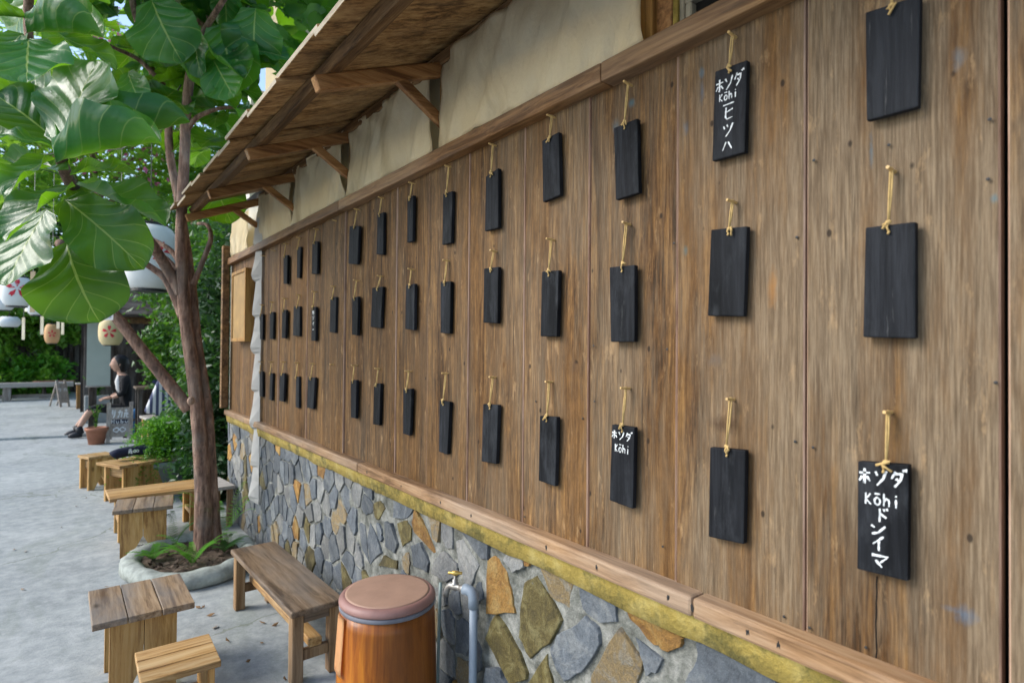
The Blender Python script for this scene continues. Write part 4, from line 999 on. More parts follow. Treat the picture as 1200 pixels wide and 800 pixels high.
# foreground spray: (base px, tip px, base depth, tip depth, normal (to camera, up, right), mesh, widening)
lead = [((70, 172), (108, 66), 2.10, 2.16, (1, .30, -.25), 5, 1.05), ((66, 190), (186, 156), 2.04, 1.98, (.25, 1, -.15), 6, 1.0), ((92, 184), (219, 134), 2.14, 2.22, (.1, 1, -.15), 6, .8), ((66, 165), (-14, 95), 2.15, 2.1, (.9, .5, .35), 0, 1.0),
 ((62, 170), (34, 92), 2.22, 2.34, (1, .3, .3), 3, .8), ((62, 172), (-22, 140), 2.05, 1.92, (.55, .9, .1), 2, .8), ((68, 185), (-10, 205), 2.1, 1.9, (.5, .9, 0), 4, .8), ((88, 218), (-14, 262), 2.08, 1.86, (.6, .85, -.2), 0, .95),
 ((76, 234), (154, 290), 2.1, 2.02, (.95, .5, .2), 2, .78), ((54, 246), (0, 332), 2.1, 1.95, (.95, .4, -.15), 5, .95), ((78, 284), (94, 368), 2.2, 2.1, (1, .35, .1), 2, 1.2), ((90, 216), (197, 257), 2.16, 2.2, (.35, .9, .0), 1, .75),
 ((82, 205), (160, 185), 2.2, 2.35, (.7, .75, 0), 4, .7), ((60, 195), (-10, 215), 2.3, 2.35, (.6, .7, 0), 3, .9), ((66, 200), (14, 190), 2.24, 2.4, (.4, .9, .2), 5, .8),
 ((32, 38), (120, 34), 2.08, 2.0, (.25, 1, 0), 6, 1.0), ((34, 46), (28, 90), 2.1, 1.88, (.6, .9, 0), 5, .8), ((50, 36), (140, 60), 2.25, 2.35, (.6, .7, .3), 4, .9), ((32, 22), (-26, 14), 2.1, 1.98, (.25, 1, 0), 6, 1.0), ((62, 20), (138, 22), 2.2, 2.35, (.5, .9, .1), 0, .9),
 ((60, 62), (150, 92), 2.35, 2.5, (.5, .6, -.2), 2, 1.0), ((28, 40), (-24, 70), 2.15, 2.0, (.6, .8, .2), 0, .9), ((34, 0), (-14, 60), 2.25, 2.3, (.8, .5, .3), 2, .9), ((38, -8), (110, -30), 2.15, 2.05, (-.1, 1, 0), 0, 1), ((36, -20), (-30, -60), 2.1, 2.0, (.2, 1, 0), 1, 1),
 ((60, 120), (10, 100), 2.4, 2.55, (.8, .4, .2), 2, 1), ((70, 150), (140, 110), 2.45, 2.6, (.8, .5, 0), 4, 1), ((40, 60), (84, 110), 2.4, 2.5, (.9, .3, 0), 2, 1.1), ((20, 90), (-30, 150), 2.45, 2.4, (.9, .3, .2), 0, 1.1),
 ((62, 260), (20, 300), 2.45, 2.5, (.8, .5, 0), 2, 1.0), ((84, 240), (120, 205), 2.4, 2.55, (.6, .8, 0), 0, .9)]
for (b0, t0, d0, d1, nn_, k, wd) in lead: put_leaf(at(*b0, d0), at(*t0, d1), nv_(*nn_), k, None, wd)
# new-leaf bud at the shoot tip
mb = MB(); bt = at(70, 168, 2.1); mb.tube([bt, at(68, 155, 2.1), at(64, 145, 2.1)], [.008, .007, .001], 7); obj('bud', mb, mFERN, FT, smooth=True)
# upper crown leaves, shaded by the leaf mass added above them
lr = random.Random(31); cnt = 0
tips = [(tp(262, -30, -.1), 16), (tp(300, -60, -.2), 7), (tp(243, 10, 0), 14), (tp(155, 0, .2), 10), (tp(140, -90, .3), 14), (tp(275, -200, .3), 26), (tp(285, 120, .1), 6), (tp(225, 90, .2), 12), (tp(205, 130, .25), 8), (tp(275, 70, .3), 14), (tp(180, 60, .4), 10),
        (tp(250, 40, .5), 14), (tp(215, 20, .5), 12), (tp(120, 50, -.3), 3), (tp(95, -150, -.9), 14), (tp(210, -140, .3), 22), (tp(245, 130, .35), 8), (tp(268, 95, .5), 9), (tp(285, 55, .6), 8), (tp(255, 165, .6), 7)]
for (c0, k_) in tips:
    for i in range(k_):
        a = lr.uniform(0, 6.28); el_ = lr.uniform(-.95, .35)
        d = V(math.cos(a)*math.cos(el_), math.sin(a)*math.cos(el_), math.sin(el_))
        b0 = c0+V(lr.gauss(0, .09), lr.gauss(0, .09), lr.gauss(0, .09))+d*.04
        ln = lr.uniform(.17, .30)
        put_leaf(b0, b0+d*ln, V(lr.gauss(0, .35), lr.gauss(0, .35), 1)-d*.3, lr.randrange(6), None, lr.uniform(.8, 1.1)); cnt += 1
vs_, fs_ = [], []
base_me = LM[2]
for i in range(900):  # extra leaves out of view overhead, added to shade the canopy below
    c0 = V(lr.uniform(-2.0, .9), lr.uniform(3.8, 5.9), 0); c0.z = lr.uniform(3.2, 4.9) if c0.y < 4.6 else lr.uniform(3.0, 4.9)
    if (c0-CAM).dot(fwd) > 0 and 400-F_PX*(c0-CAM).dot(up)/(c0-CAM).dot(fwd) > -25: c0.z += 1.0
    a = lr.uniform(0, 6.28); d = V(math.cos(a), math.sin(a), lr.uniform(-.6, .3)).normalized(); s_ = lr.uniform(.2, .32)
    sd_ = d.cross(V(lr.gauss(0, .3), lr.gauss(0, .3), 1)).normalized(); nn_ = sd_.cross(d); k = len(vs_); prof_ = ((0, .03), (.12, .16), (.35, .30), (.65, .40), (.88, .28), (1, .02))
    for t, w2 in prof_:
        for q in (-1, 0, 1): vs_.append(c0+d*t*s_+sd_*q*w2*s_+nn_*(abs(q)*.07-.25*t*t)*s_)
    for r_ in range(5):
        for q in (0, 1): j = k+r_*3+q; fs_.append((j, j+1, j+4, j+3))
me = bpy.data.meshes.new('crown'); me.from_pydata([tuple(v-WL[FT.name]) for v in vs_], [], fs_); me.materials.append(mFIGC)
me.polygons.foreach_set('use_smooth', [True]*len(me.polygons))
shade_crown = bpy.data.objects.new('crown', me); COL.objects.link(shade_crown); setup(shade_crown, FT, WL[FT.name].copy()); shade_crown['kind'] = 'stuff'
# individually visible mid leaves right of the trunk
for (b0, t0, d0, d1, nn_, k, wd) in [((250, 70), (272, 112), 3.4, 3.3, (1, .3, -.2), 5, .95), ((228, 62), (246, 100), 3.45, 3.4, (1, .2, .4), 0, .9), ((252, 60), (286, 85), 3.5, 3.3, (.5, .9, 0), 1, .8), ((300, 60), (338, 62), 3.5, 3.5, (.9, .6, 0), 0, 1.1), ((178, 0), (196, 56), 3.3, 3.2, (1, .1, 0), 2, 1.2), ((300, 55), (340, 72), 3.6, 3.5, (.9, .5, 0), 4, 1.),
        ((200, 18), (182, 64), 3.5, 3.4, (.9, .3, .2), 2, 1.0), ((230, 30), (222, 80), 3.4, 3.3, (.9, .2, -.2), 4, .9), ((262, 28), (262, 88), 3.5, 3.35, (.9, .2, 0), 2, 1.1), ((300, 10), (292, 66), 3.5, 3.4, (.9, .2, .2), 2, 1.1), ((150, 85), (160, 118), 3.4, 3.3, (1, .4, 0), 0, .9), ((250, 108), (276, 128), 3.5, 3.4, (.4, .9, 0), 3, .9), ((245, 205), (268, 250), 3.8, 3.7, (.9, .3, .3), 2, 1.0)]:
    put_leaf(at(*b0, d0), at(*t0, d1), nv_(*nn_), k, None, wd)
print('fig leaves', cnt+len(lead))
# cut knot on trunk
mb = MB(); kp = tp(226, 469, -.1); mb.ball(kp+TOC*.02, .022, 2, (1, .8, 1.2), .2); obj('pruning_scar', mb, mEDGE, FT, smooth=True)

# ------------------------------------------------------------------ generic foliage
def leaves_into(mb, c, rad, n, size, rg, clump=14, shell=.45, flat=.0):
    c = Vector(c); cl = []
    for _ in range(clump):
        while True:
            q = V(rg.uniform(-1, 1), rg.uniform(-1, 1), rg.uniform(-1, 1))
            if shell < q.length < 1: break
        cl.append(q)
    vs_, fs_ = [], []
    for i in range(n):
        q = rg.choice(cl)+V(rg.gauss(0, .19), rg.gauss(0, .19), rg.gauss(0, .19))
        p = c+V(q.x*rad[0], q.y*rad[1], q.z*rad[2])
        d = V(rg.gauss(0, 1), rg.gauss(0, 1), rg.gauss(-.25, .7)).normalized(); s_ = size*rg.uniform(.6, 1.3)
        sd_ = d.cross(V(rg.gauss(0, .5), rg.gauss(0, .5), 1)).normalized()*s_*.28
        nn_ = d.cross(sd_).normalized()*s_*.08
        if p.z < .02: p.z = .02+rg.random()*.05
        k = len(vs_); vs_ += [p, p+d*s_*.45+sd_+nn_, p+d*s_, p+d*s_*.45-sd_+nn_]; fs_.append((k, k+1, k+2, k+3))
    return vs_, fs_
def from_lists(name, vs_, fs_, mat, parent, smooth=False):
    org = WL[parent.name] if parent else Vector((sum(v.x for v in vs_)/len(vs_), sum(v.y for v in vs_)/len(vs_), min(v.z for v in vs_)))
    me = bpy.data.meshes.new(name); me.from_pydata([tuple(v-org) for v in vs_], [], fs_); me.materials.append(mat)
    o = bpy.data.objects.new(name, me); COL.objects.link(o); setup(o, parent, org.copy()); return o
def bush(name, label, cat, loc, blobs, size, mat, seed, stem=.02, stem_h=None, group=None, extra=None):
    rg = random.Random(seed); loc = Vector(loc); o = thing(name, label, cat, loc, group)
    vs_, fs_ = [], []
    for (c, rad, n, cl) in blobs:
        a, f_ = leaves_into(None, Vector(c), rad, n, size, rg, cl); k = len(vs_); vs_ += a; fs_ += [tuple(i+k for i in q) for q in f_]
    from_lists('crown' if cat == 'tree' else 'foliage', vs_, fs_, mat, o)
    c = Vector(blobs[0][0])
    if extra:
        vs_, fs_ = [], []
        for (c2, rad, n, cl, sz) in extra[1]:
            a, f_ = leaves_into(None, Vector(c2), rad, n, sz, rg, cl); k = len(vs_); vs_ += a; fs_ += [tuple(i+k for i in q) for q in f_]
        from_lists('blossom', vs_, fs_, extra[0], o)
    limb('trunk' if cat == 'tree' else 'stem', [loc, loc.lerp(V(c.x, c.y, (c.z-loc.z)*.5+loc.z), .6)+V(.05, .03, 0), V(c.x, c.y, c.z-.2*blobs[0][1][2])], stem, stem*.5, o, 8)
    if cat == 'tree':
        for bi, (c2, rad, n, cl) in enumerate(blobs[1:]):
            limb('limb', [V(c.x, c.y, max(loc.z+.3, c.z-.5*blobs[0][1][2])).lerp(loc, .25), V(c2[0], c2[1], c2[2]).lerp(c, .4)-V(0, 0, .2), Vector(c2)], stem*.5, stem*.2, o, 6)
    return o
# ================================================================== benches and seats along the path
c, yaw, w_, d_ = fit([(125, 574), (232, 560), (238, 571), (127, 584)], .30)
s = Loc('plank_bench', 'pale plank bench standing behind the planter and fig trunk', 'bench', c, yaw)
mb = MB(); mb.box((0, 0, .287), (w_, d_, .026), bev=.003, seg=2); s.part('seat', mb, mPINEX)
for q in (-1, 1):
    for qy in (-1, 1):
        mb = MB(); mb.box((q*(w_/2-.07), qy*(d_/2-.03), .137), (.04, .035, .273), bev=.003); s.part('leg', mb, mPINEZ)
    mb = MB(); mb.box((q*(w_/2-.07), 0, .12), (.025, d_-.1, .03), bev=.002); s.part('stretcher', mb, mPINEY)
c = gnd(262, 612); c.x = -.16; c.y = 4.72
s = Loc('side_bench', 'small grey-topped stool between the fig trunk and the stone corner', 'stool', c, .1)
mb = MB(); mb.box((0, 0, .285), (.22, .36, .024), bev=.003, seg=2); s.part('seat', mb, mGREYX)
for q in (-1, 1):
    for qy in (-1, 1):
        mb = MB(); mb.box((q*.085, qy*.14, .1365), (.035, .035, .273), bev=.003); s.part('leg', mb, mBENCHL)
notch_stool('small notched pine stool in front of the chalked folding sign', [(97, 532), (128, 528.5), (133, 531.5), (97, 537)], .30, 'notched_stool', cat='stool', top=mPINEY, over=(.012, .02))
ts = notch_stool('low pine table carrying a dark blue folded bag beside the fern', [(121, 540), (181, 531), (192, 537), (131, 547.5)], .33, 'low_table', top=mPINEY, over=(.05, .03))
tc = ts.c
# dark folded bag on that table
p0 = V(tc.x-.13, tc.y+.02, .334); mb = MB()
rg = random.Random(3)
Lh = .20
mb.tube(spline([V(p0.x-.02, p0.y, p0.z+.035), V(p0.x+.02, p0.y, p0.z+.06), V(p0.x+.16, p0.y+.02, p0.z+.07), V(p0.x+.27, p0.y+.02, p0.z+.06), V(p0.x+.32, p0.y+.02, p0.z+.04)], 5), [.02]+[.042]*18+[.03, .015], 14, wob=.06, sd=4)
for v in mb.bm.verts: v.co.z = max(v.co.z, .335)
mNAVY = plain('navy_cloth', (.012, .016, .04), .85, .3, 20, bmp=.4)
bag = obj('folded_bag', mb, mNAVY, smooth=True); tag(bag, 'dark navy folded cloth bag with white mark lying on the low table', 'bag')
mb = MB(); strokes(mb, V(p0.x+.12, p0.y-.052, p0.z+.075), V(1, 0, 0), V(0, .5, .86).normalized(), V(0, -.8, .5), [('flower', -.02, 0, .035, .04), ('loop', .02, 0, .04, .03)], .011); obj('white_mark', mb, mCHALK, bag)

# folding chalk signs
def a_sign(label, base_l, base_r, hgt, glyph, lean=.28, mat=None, bar=False):
    c = (base_l+base_r)/2; d = base_r-base_l; yaw = math.atan2(d.y, d.x); wv = d.length
    s = Loc('folding_sign', label, 'sign', V(c.x, c.y, c.z), yaw)
    Rx = Matrix.Rotation(-lean, 3, 'X'); top = Rx @ V(0, 0, hgt)
    for q in (-1, 1):
        mb = MB(); mb.box(Rx @ V(q*(wv/2-.02), 0, hgt/2+.008), (.045, .025, hgt), rot=Rx, bev=.002); s.part('side_rail', mb, mat or mGREYZ)
        a = top+V(q*(wv/2-.025), .02, -.06); b_ = V(q*(wv/2-.03), top.y*2.0+.08, .01); dd = b_-a
        mb = MB(); mb.box((a+b_)/2, (.03, .02, dd.length), rot=dd.to_track_quat('Z', 'Y').to_matrix(), bev=.002); s.part('rear_leg', mb, mat or mGREYZ)
    mb = MB(); mb.box(Rx @ V(0, -.004, hgt*.52), (wv-.075, .016, hgt*.72), rot=Rx, bev=.001); pn = s.part('panel', mb, mat or mGREYZ)
    if glyph:
        mb = MB(); n_ = Rx @ V(0, -1, 0)
        strokes(mb, s.c+(Rx @ V(0, -.0125, 0)), V(1, 0, 0), Rx @ V(0, 0, 1), n_, glyph, .02, 3); obj('lettering', mb, mCHALK, pn)
    if bar:
        mb = MB(); mb.box(Rx @ V(0, -.0135, hgt*.53), (wv*.62, .004, hgt*.10), rot=Rx); q_ = s.part('name_bar', mb, mNAVY)
        mb = MB(); strokes(mb, s.c+(Rx @ V(0, -.016, hgt*.53)), V(1, 0, 0), Rx @ V(0, 0, 1), Rx @ V(0, -1, 0), text_row(['H', 'u', 'b', 'u'], 0, 0, .05, .035, .045), .012); s2 = obj('bar_lettering', mb, mCHALK, s.o)
    return s
bl, br_ = gnd(124, 520), gnd(155, 518)
hs = 47/F_PX*((bl-CAM).dot(fwd))*1.03; wv = (br_-bl).length
a_sign('grey wooden folding sign chalked with white characters and a double loop', bl, br_, hs, text_row(['sa', 'ka', 'flower'], .0, hs*.72, wv*.235, wv*.2, hs*.2)+[('loop', 0, hs*.33, wv*.5, hs*.15)], bar=True)
bl, br_ = gnd(70, 479), gnd(82, 478)
bl.z = br_.z = .03
a_sign('plain grey folding board standing beside the long pale bench', bl, br_, .56, text_row(['sa', 'ka'], 0, .36, .1, .07, .07), mat=mGREYZ)
# terracotta pot with a sprig
def pot(name, label, c, r, h, mat, group=None):
    o = thing(name, label, 'pot', c, group); mb = MB()
    mb.lathe(c, [(r*.7, 0), (r*.95, h*.82), (r*1.05, h*.83), (r*1.06, h), (r*.93, h), (r*.88, h*.8)], 28); obj('pot', mb, mat, o, smooth=True)
    mb = MB(); mb.lathe(c, [(r*.9, h*.8), (r*.5, h*.85), (.005, h*.86)], 20, closed=False); obj('soil', mb, mSOIL, o); return o
def sprig(parent, c, n, hgt, spread, mat, seed, leaf=.06, name='sprig'):
    rg = random.Random(seed); vs_, fs_ = [], []
    for i in range(n):
        a = rg.uniform(0, 6.28); e = V(math.cos(a)*spread*rg.uniform(.3, 1), math.sin(a)*spread*rg.uniform(.3, 1), hgt*rg.uniform(.6, 1))
        for k in range(10):
            t = (k+1)/10; p = c+V(e.x*t*t, e.y*t*t, e.z*(t-.25*t*t)*1.3)
            d = V(rg.gauss(0, 1), rg.gauss(0, 1), rg.gauss(.3, .5)).normalized()*leaf*rg.uniform(.7, 1.2); sd_ = d.cross(UPV).normalized()*leaf*.2
            j = len(vs_); vs_ += [p, p+d*.5+sd_, p+d, p+d*.5-sd_]; fs_.append((j, j+1, j+2, j+3))
            if k < 9:
                p2 = c+V(e.x*(t+.1)**2, e.y*(t+.1)**2, e.z*((t+.1)-.25*(t+.1)**2)*1.3)
                j = len(vs_); w2 = V(.003, .002, 0); vs_ += [p-w2, p+w2, p2+w2, p2-w2]; fs_.append((j, j+1, j+2, j+3))
    return from_lists(name, vs_, fs_, mat, parent)
pc2 = gnd(113, 520); o = pot('flower_pot', 'faded terracotta pot with a thin plant beside the chalked sign', pc2, .125, .22, mTERRA); sprig(o, pc2+V(0, 0, .2), 7, .35, .14, mGREEN, 3)
# planter box under the blind
pc3 = gnd(113, 508); pc3 = V(pc3.x+.05, pc3.y+1.3, 0.03)
o = thing('planter_box', 'grey planter box with leafy greens below the pale roller blind', 'planter', pc3)
mb = MB(); mb.box(pc3+V(0, 0, .22), (.34, .22, .44), bev=.01); obj('box', mb, mGREYPOT, o); sprig(o, pc3+V(0, 0, .42), 14, .3, .2, mGREEN, 5, .09)

# ------------------------------------------------------------------ seated woman (one continuous skinned body)
ws = gnd(95, 513); WY = ws.y+.12
def wp(px, py, dy=0.0): return aty(px, py, WY+dy)
hip = wp(148, 478); seat_z = hip.z-.10
W = thing('person', 'seated person in black with a white blouse, legs stretched out in black shoes', 'person', V(hip.x, WY, 0))
def skin(name, verts, edges, radii, mat, parent, root=0, sub=2):
    me = bpy.data.meshes.new(name); org = WL[parent.name]
    me.from_pydata([tuple(Vector(v)-org) for v in verts], edges, [])
    o = bpy.data.objects.new(name, me); COL.objects.link(o); setup(o, parent, org.copy())
    m_ = o.modifiers.new('skin', 'SKIN'); m_.use_smooth_shade = True
    for i, r_ in enumerate(radii):
        sv = me.skin_vertices[0].data[i]; sv.radius = (r_, r_) if not isinstance(r_, tuple) else r_; sv.use_root = (i == root)
    s_ = o.modifiers.new('sub', 'SUBSURF'); s_.levels = sub; s_.render_levels = sub
    dg = bpy.context.evaluated_depsgraph_get(); ev = o.evaluated_get(dg); nm = bpy.data.meshes.new_from_object(ev)
    o.modifiers.clear(); o.data = nm; nm.materials.clear()
    for x in (mat if isinstance(mat, (list, tuple)) else [mat]): nm.materials.append(x)
    nm.polygons.foreach_set('use_smooth', [True]*len(nm.polygons)); return o
mSKIN = plain('skin', (.46, .27, .19), .55, .06, 20, bmp=.05)
mBLKCL = plain('black_cloth', (.008, .008, .010), .9, .3, 20, bmp=.3); mHAIR = plain('black_hair', (.010, .008, .007), .45, .3, 60, bmp=.3)
mSHOE = plain('black_shoe', (.010, .011, .016), .5, .2, 20)
h_ = hip; waist = wp(148, 462); chest = wp(145, 448); neck0 = wp(142, 438.5); neck1 = wp(140.5, 434); head = wp(139, 426.5)
kneeL, kneeR = wp(107, 478, -.1), wp(110, 477, .08); ankL, ankR = wp(92, 502, -.12), wp(89, 501, .1); toeL, toeR = wp(81, 510, -.12), wp(77, 509, .1)
ankL.z = max(ankL.z, .09); ankR.z = max(ankR.z, .09); toeL.z = .045; toeR.z = .045
shL, shR = wp(146.5, 444, -.15), wp(145, 443, .16); elL, elR = wp(145, 460, -.19), wp(142, 459, .2); hdL, hdR = wp(131, 466, -.12), wp(130, 465, .06)
hpL, hpR = wp(146, 480, -.08), wp(146, 479, .08)
V_ = [h_, waist, chest, neck0, neck1, head, hpL, kneeL, ankL, hpR, kneeR, ankR, shL, elL, hdL, shR, elR, hdR]
E_ = [(0, 1), (1, 2), (2, 3), (3, 4), (4, 5), (0, 6), (6, 7), (7, 8), (0, 9), (9, 10), (10, 11), (2, 12), (12, 13), (13, 14), (2, 15), (15, 16), (16, 17)]
R_ = [(.125, .11), (.105, .095), (.115, .10), .05, .042, .06, .08, .056, .034, .08, .056, .034, .055, .042, .028, .055, .042, .028]
body = skin('body', V_, E_, R_, [mBLKCL, mSKIN], W)
org = WL[W.name]
for p in body.data.polygons:
    q = p.center+org
    if q.z > neck0.z-.01 or (q-hdL).length < .1 or (q-hdR).length < .1: p.material_index = 1
    if q.z < kneeL.z-.03 and q.x < kneeR.x+.06: p.material_index = 1
# head: shaped mesh with nose, chin, ear; hair cap
mb = MB(); bm = mb.bm; bmesh.ops.create_icosphere(bm, subdivisions=4, radius=1.0)
hc = head+V(.0, 0, .0)
for v in bm.verts:
    x, y, z = v.co                       # face looks to -x
    X = x*.098; Y = y*.075; Z = z*.118
    if z < -.1: X *= 1-.25*(-z-.1); Y *= 1-.38*(-z-.1)
    if x < 0:
        X += -.022*math.exp(-((z+.12)/.13)**2-(y/.16)**2)-.008*math.exp(-((z+.8)/.18)**2-(y/.3)**2)-.006*math.exp(-((z+.45)/.07)**2-(y/.25)**2)+.007*math.exp(-((z-.12)/.1)**2-((abs(y)-.4)/.18)**2)
    v.co = hc+V(X, Y, Z)
hd = obj('head', mb, mSKIN, W, smooth=True)
for sg in (-1, 1):
    mb = MB(); mb.ball(hc+V(-.078, sg*.032, .012), .009, 2, (.6, 1, .7)); obj('eye', mb, mSHOE, hd, smooth=True)
    mb = MB(); mb.ball(hc+V(.012, sg*.076, -.004), .02, 2, (.8, .35, 1.3), .2); obj('ear', mb, mSKIN, hd, smooth=True)
mb = MB(); mb.tube([hc+V(-.083, -.022, -.055), hc+V(-.090, 0, -.053), hc+V(-.083, .022, -.055)], [.002, .005, .002], 6); obj('mouth', mb, mTERRA, hd, smooth=True)
mb = MB(); bmesh.ops.create_icosphere(mb.bm, subdivisions=4, radius=1.0)
for v in mb.bm.verts:
    x, y, z = v.co; k = 1+.07*noise.noise(v.co*4)+.03*noise.noise(v.co*13)
    X, Y, Z = x*.112*k+.022, y*.086*k, z*.128*k+.016
    lim = -.035+.09*max(0, .35-z)*.5                    # hairline falls back below the brow
    if z < .62: X = max(X, lim-(.05*max(0, z-.25) if z > .25 else 0))
    if z < -.35: X = X*.85+.012; Y *= .9; Z -= .03
    v.co = hc+V(X, Y, Z)
obj('hair', mb, mHAIR, hd, smooth=True)
# white blouse front
mb = MB(); bc = wp(135, 452)
for t_, rr0 in ((0, .05), (.35, .062), (.7, .06), (1.0, .045)): pass
mb.tube([neck0+V(-.02, 0, -.005), chest+V(-.062, -.01, .02), chest.lerp(waist, .5)+V(-.068, -.015, 0), waist+V(-.058, -.015, .02)], [.03, .05, .044, .03], 14); obj('blouse', mb, mWHITECL, W, smooth=True)
# hands with fingers
for hnd, sg in ((hdL, -1), (hdR, 1)):
    vs0 = [hnd, hnd+V(-.05, 0, -.005), hnd+V(-.085, 0, -.01)]; ed = [(0, 1), (1, 2)]; rr = [.024, (.034, .018), (.032, .016)]
    for f_ in range(4):
        y_ = (f_-1.5)*.017; k = len(vs0); ln = (.045, .055, .05, .038)[f_]
        vs0 += [hnd+V(-.09, y_, -.012), hnd+V(-.09-ln*.6, y_, -.022), hnd+V(-.09-ln, y_, -.042)]; ed += [(2, k), (k, k+1), (k+1, k+2)]; rr += [.0085, .008, .007]
    k = len(vs0); vs0 += [hnd+V(-.045, -sg*.035, -.005), hnd+V(-.08, -sg*.045, -.014)]; ed += [(1, k), (k, k+1)]; rr += [.011, .008]
    skin('hand', vs0, ed, rr, mSKIN, W, 0, 1)
for an, to in ((ankL, toeL), (ankR, toeR)):
    mb = MB(); heel = V(an.x+.035, an.y, .04); d = V(to.x-heel.x, 0, 0)
    mb.tube([V(heel.x+.01, an.y, .045), V(heel.x-.03, an.y, .05), heel.lerp(V(to.x, an.y, .045), .5)+V(0, 0, .008), V(to.x+.02, an.y, .038), V(to.x-.015, an.y, .03)], [.035, .045, .043, .036, .018], 12)
    for v in mb.bm.verts: v.co.z = max(v.co.z, .004)
    mb.tube([an+V(0, 0, .03), V(heel.x-.01, an.y, .06)], [.042, .045], 12)
    obj('shoe', mb, mSHOE, W, smooth=True)
# her bench and the blue bag beside it
c = V(hip.x+.12, WY+.02, 0); s = Loc('plank_bench', 'dark wooden bench under the seated person', 'bench', c, 0)
sz = hip.z-.105
mb = MB(); mb.box((0, 0, sz-.02), (.42, 1.1, .04), bev=.004); s.part('seat', mb, mDARKX)
for qx in (-1, 1):
    for qy in (-1, 1):
        mb = MB(); mb.box((qx*.16, qy*.45, (sz-.04)/2), (.05, .05, sz-.041), bev=.003); s.part('leg', mb, mDARKW)
mb = MB(); p = gnd(158, 512); mb.box((p.x, p.y, .2), (.12, .2, .4), bev=.04, seg=3, taper=.8); bb_ = obj('shoulder_bag', mb, plain('blue_cloth', (.02, .12, .26), .8, .2, 15), smooth=True); tag(bb_, 'blue cloth bag standing behind the chalked folding sign', 'bag')
mb = MB(); mb.tube(spline([V(p.x-.03, p.y, .38), V(p.x-.02, p.y, .47), V(p.x+.02, p.y, .47), V(p.x+.03, p.y, .38)], 5), .008, 6); obj('strap', mb, mNAVY, bb_)

# ------------------------------------------------------------------ open hut behind her
hy0, hy1 = WY+.6, WY+3.4; hx0 = aty(100, 400, hy0).x; hx1 = hx0+3.6
ze = aty(100, 372, hy0).z; zr = aty(160, 338, (hy0+hy1)/2).z+.25
HUT = thing('open_hut', 'dark timber hut with a low roof behind the seated person', 'hut', V((hx0+hx1)/2, (hy0+hy1)/2, .03))
for x in (hx0+.1, hx0+1.05, hx0+2.3, hx1-.1):
    for y in (hy0, hy1):
        mb = MB(); mb.box((x, y, .03+ze/2), (.1, .1, ze), bev=.005); obj('post', mb, mDARKW, HUT)
for k in range(14):
    y = hy1+.02; x = hx0+(k+.5)*3.6/14
    mb = MB(); mb.box((x, y+.06, .03+ze/2), (3.6/14-.008, .02, ze)); obj('wall_plank', mb, mDARKW, HUT)
ym = (hy0+hy1)/2
for sg, ye in ((-1, hy0-.35), (1, hy1+.35)):
    L_ = math.hypot(ym-ye, zr-ze); a = math.atan2(zr-ze, (ym-ye))
    for k in range(12):
        x = hx0-.3+(k+.5)*4.2/12; mb = MB()
        d = V(0, ym-ye, zr-ze); mb.box(V(x, (ym+ye)/2, (zr+ze)/2+.06+.012*(k % 2)), (4.2/12+.01, L_+.05, .022), rot=Matrix((V(1, 0, 0), d.normalized(), V(1, 0, 0).cross(d.normalized()))).transposed()); obj('roof_plank', mb, mDARKX, HUT)
    for x in (hx0, hx0+.9, hx0+1.8, hx0+2.7, hx0+3.6):
        d = V(0, ym-ye, zr-ze); mb = MB(); mb.box(V(x, (ym+ye)/2, (zr+ze)/2), (.06, L_, .08), rot=Matrix((V(1, 0, 0), d.normalized(), V(1, 0, 0).cross(d.normalized()))).transposed(), bev=.004); obj('rafter', mb, mDARKX if sg > 0 else mPURL, HUT)
mb = MB(); mb.box(((hx0+hx1)/2, hy0, ze-.02), (3.7, .08, .1), bev=.004); obj('eave_beam', mb, mPURL, HUT)
# roller blind
a, b_ = aty(102.5, 372, hy0-.09), aty(129, 452, hy0-.09)
mb = MB(); mb.box(((a.x+b_.x)/2, hy0-.09, (a.z+b_.z)/2), (b_.x-a.x, .008, a.z-b_.z), bev=.001)
RB = thing('roller_blind', 'pale sage roller blind hanging beside the seated person', 'blind', V((a.x+b_.x)/2, hy0-.09, b_.z))
obj('cloth', mb, plain('pale_sage_cloth', (.36, .41, .36), .8, .06, 6), RB)
mb = MB(); mb.tube([V(a.x-.03, hy0-.09, a.z+.01), V(b_.x+.03, hy0-.09, a.z+.01)], .025, 10); obj('roller', mb, mPURL, RB)
mb = MB(); mb.tube([V(a.x-.01, hy0-.09, b_.z), V(b_.x+.01, hy0-.09, b_.z)], .014, 8); obj('bottom_bar', mb, mGREYX, RB)
# side shelf table with blue pot plant, striped cushion and stool
sh = aty(172, 453, WY-1.0); c = V(sh.x+.12, sh.y+.1, 0); s = Loc('shelf_table', 'tall brown side table carrying the blue plant pot', 'table', c, 0)
mb = MB(); mb.box((0, 0, sh.z-.015), (.5, .4, .03), bev=.003); s.part('top', mb, mBENCH)
for qx in (-1, 1):
    for qy in (-1, 1):
        mb = MB(); mb.box((qx*.2, qy*.15, (sh.z-.03)/2), (.05, .05, sh.z-.031)); s.part('leg', mb, mDARKW)
mb = MB(); mb.box((0, .12, sh.z*.5), (.36, .02, sh.z*.75)); s.part('back_panel', mb, mDARKW)
pp = V(c.x+.03, c.y-.05, sh.z+.001); o = pot('plant_pot', 'dark blue glazed pot with broad leafy plant on the side table', pp, .10, .19, mBLUEP); sprig(o, pp+V(0, 0, .15), 22, .42, .34, mGREEN, 8, .15)
p = gnd(178, 545); p = V(p.x, gnd(178, 538).y, 0)
c = gnd(186, 530); s = Loc('slat_stool', 'pale plank stool half hidden by the fern with a striped cushion on it', 'stool', c, .1)
hz_ = aty(172, 488, c.y).z
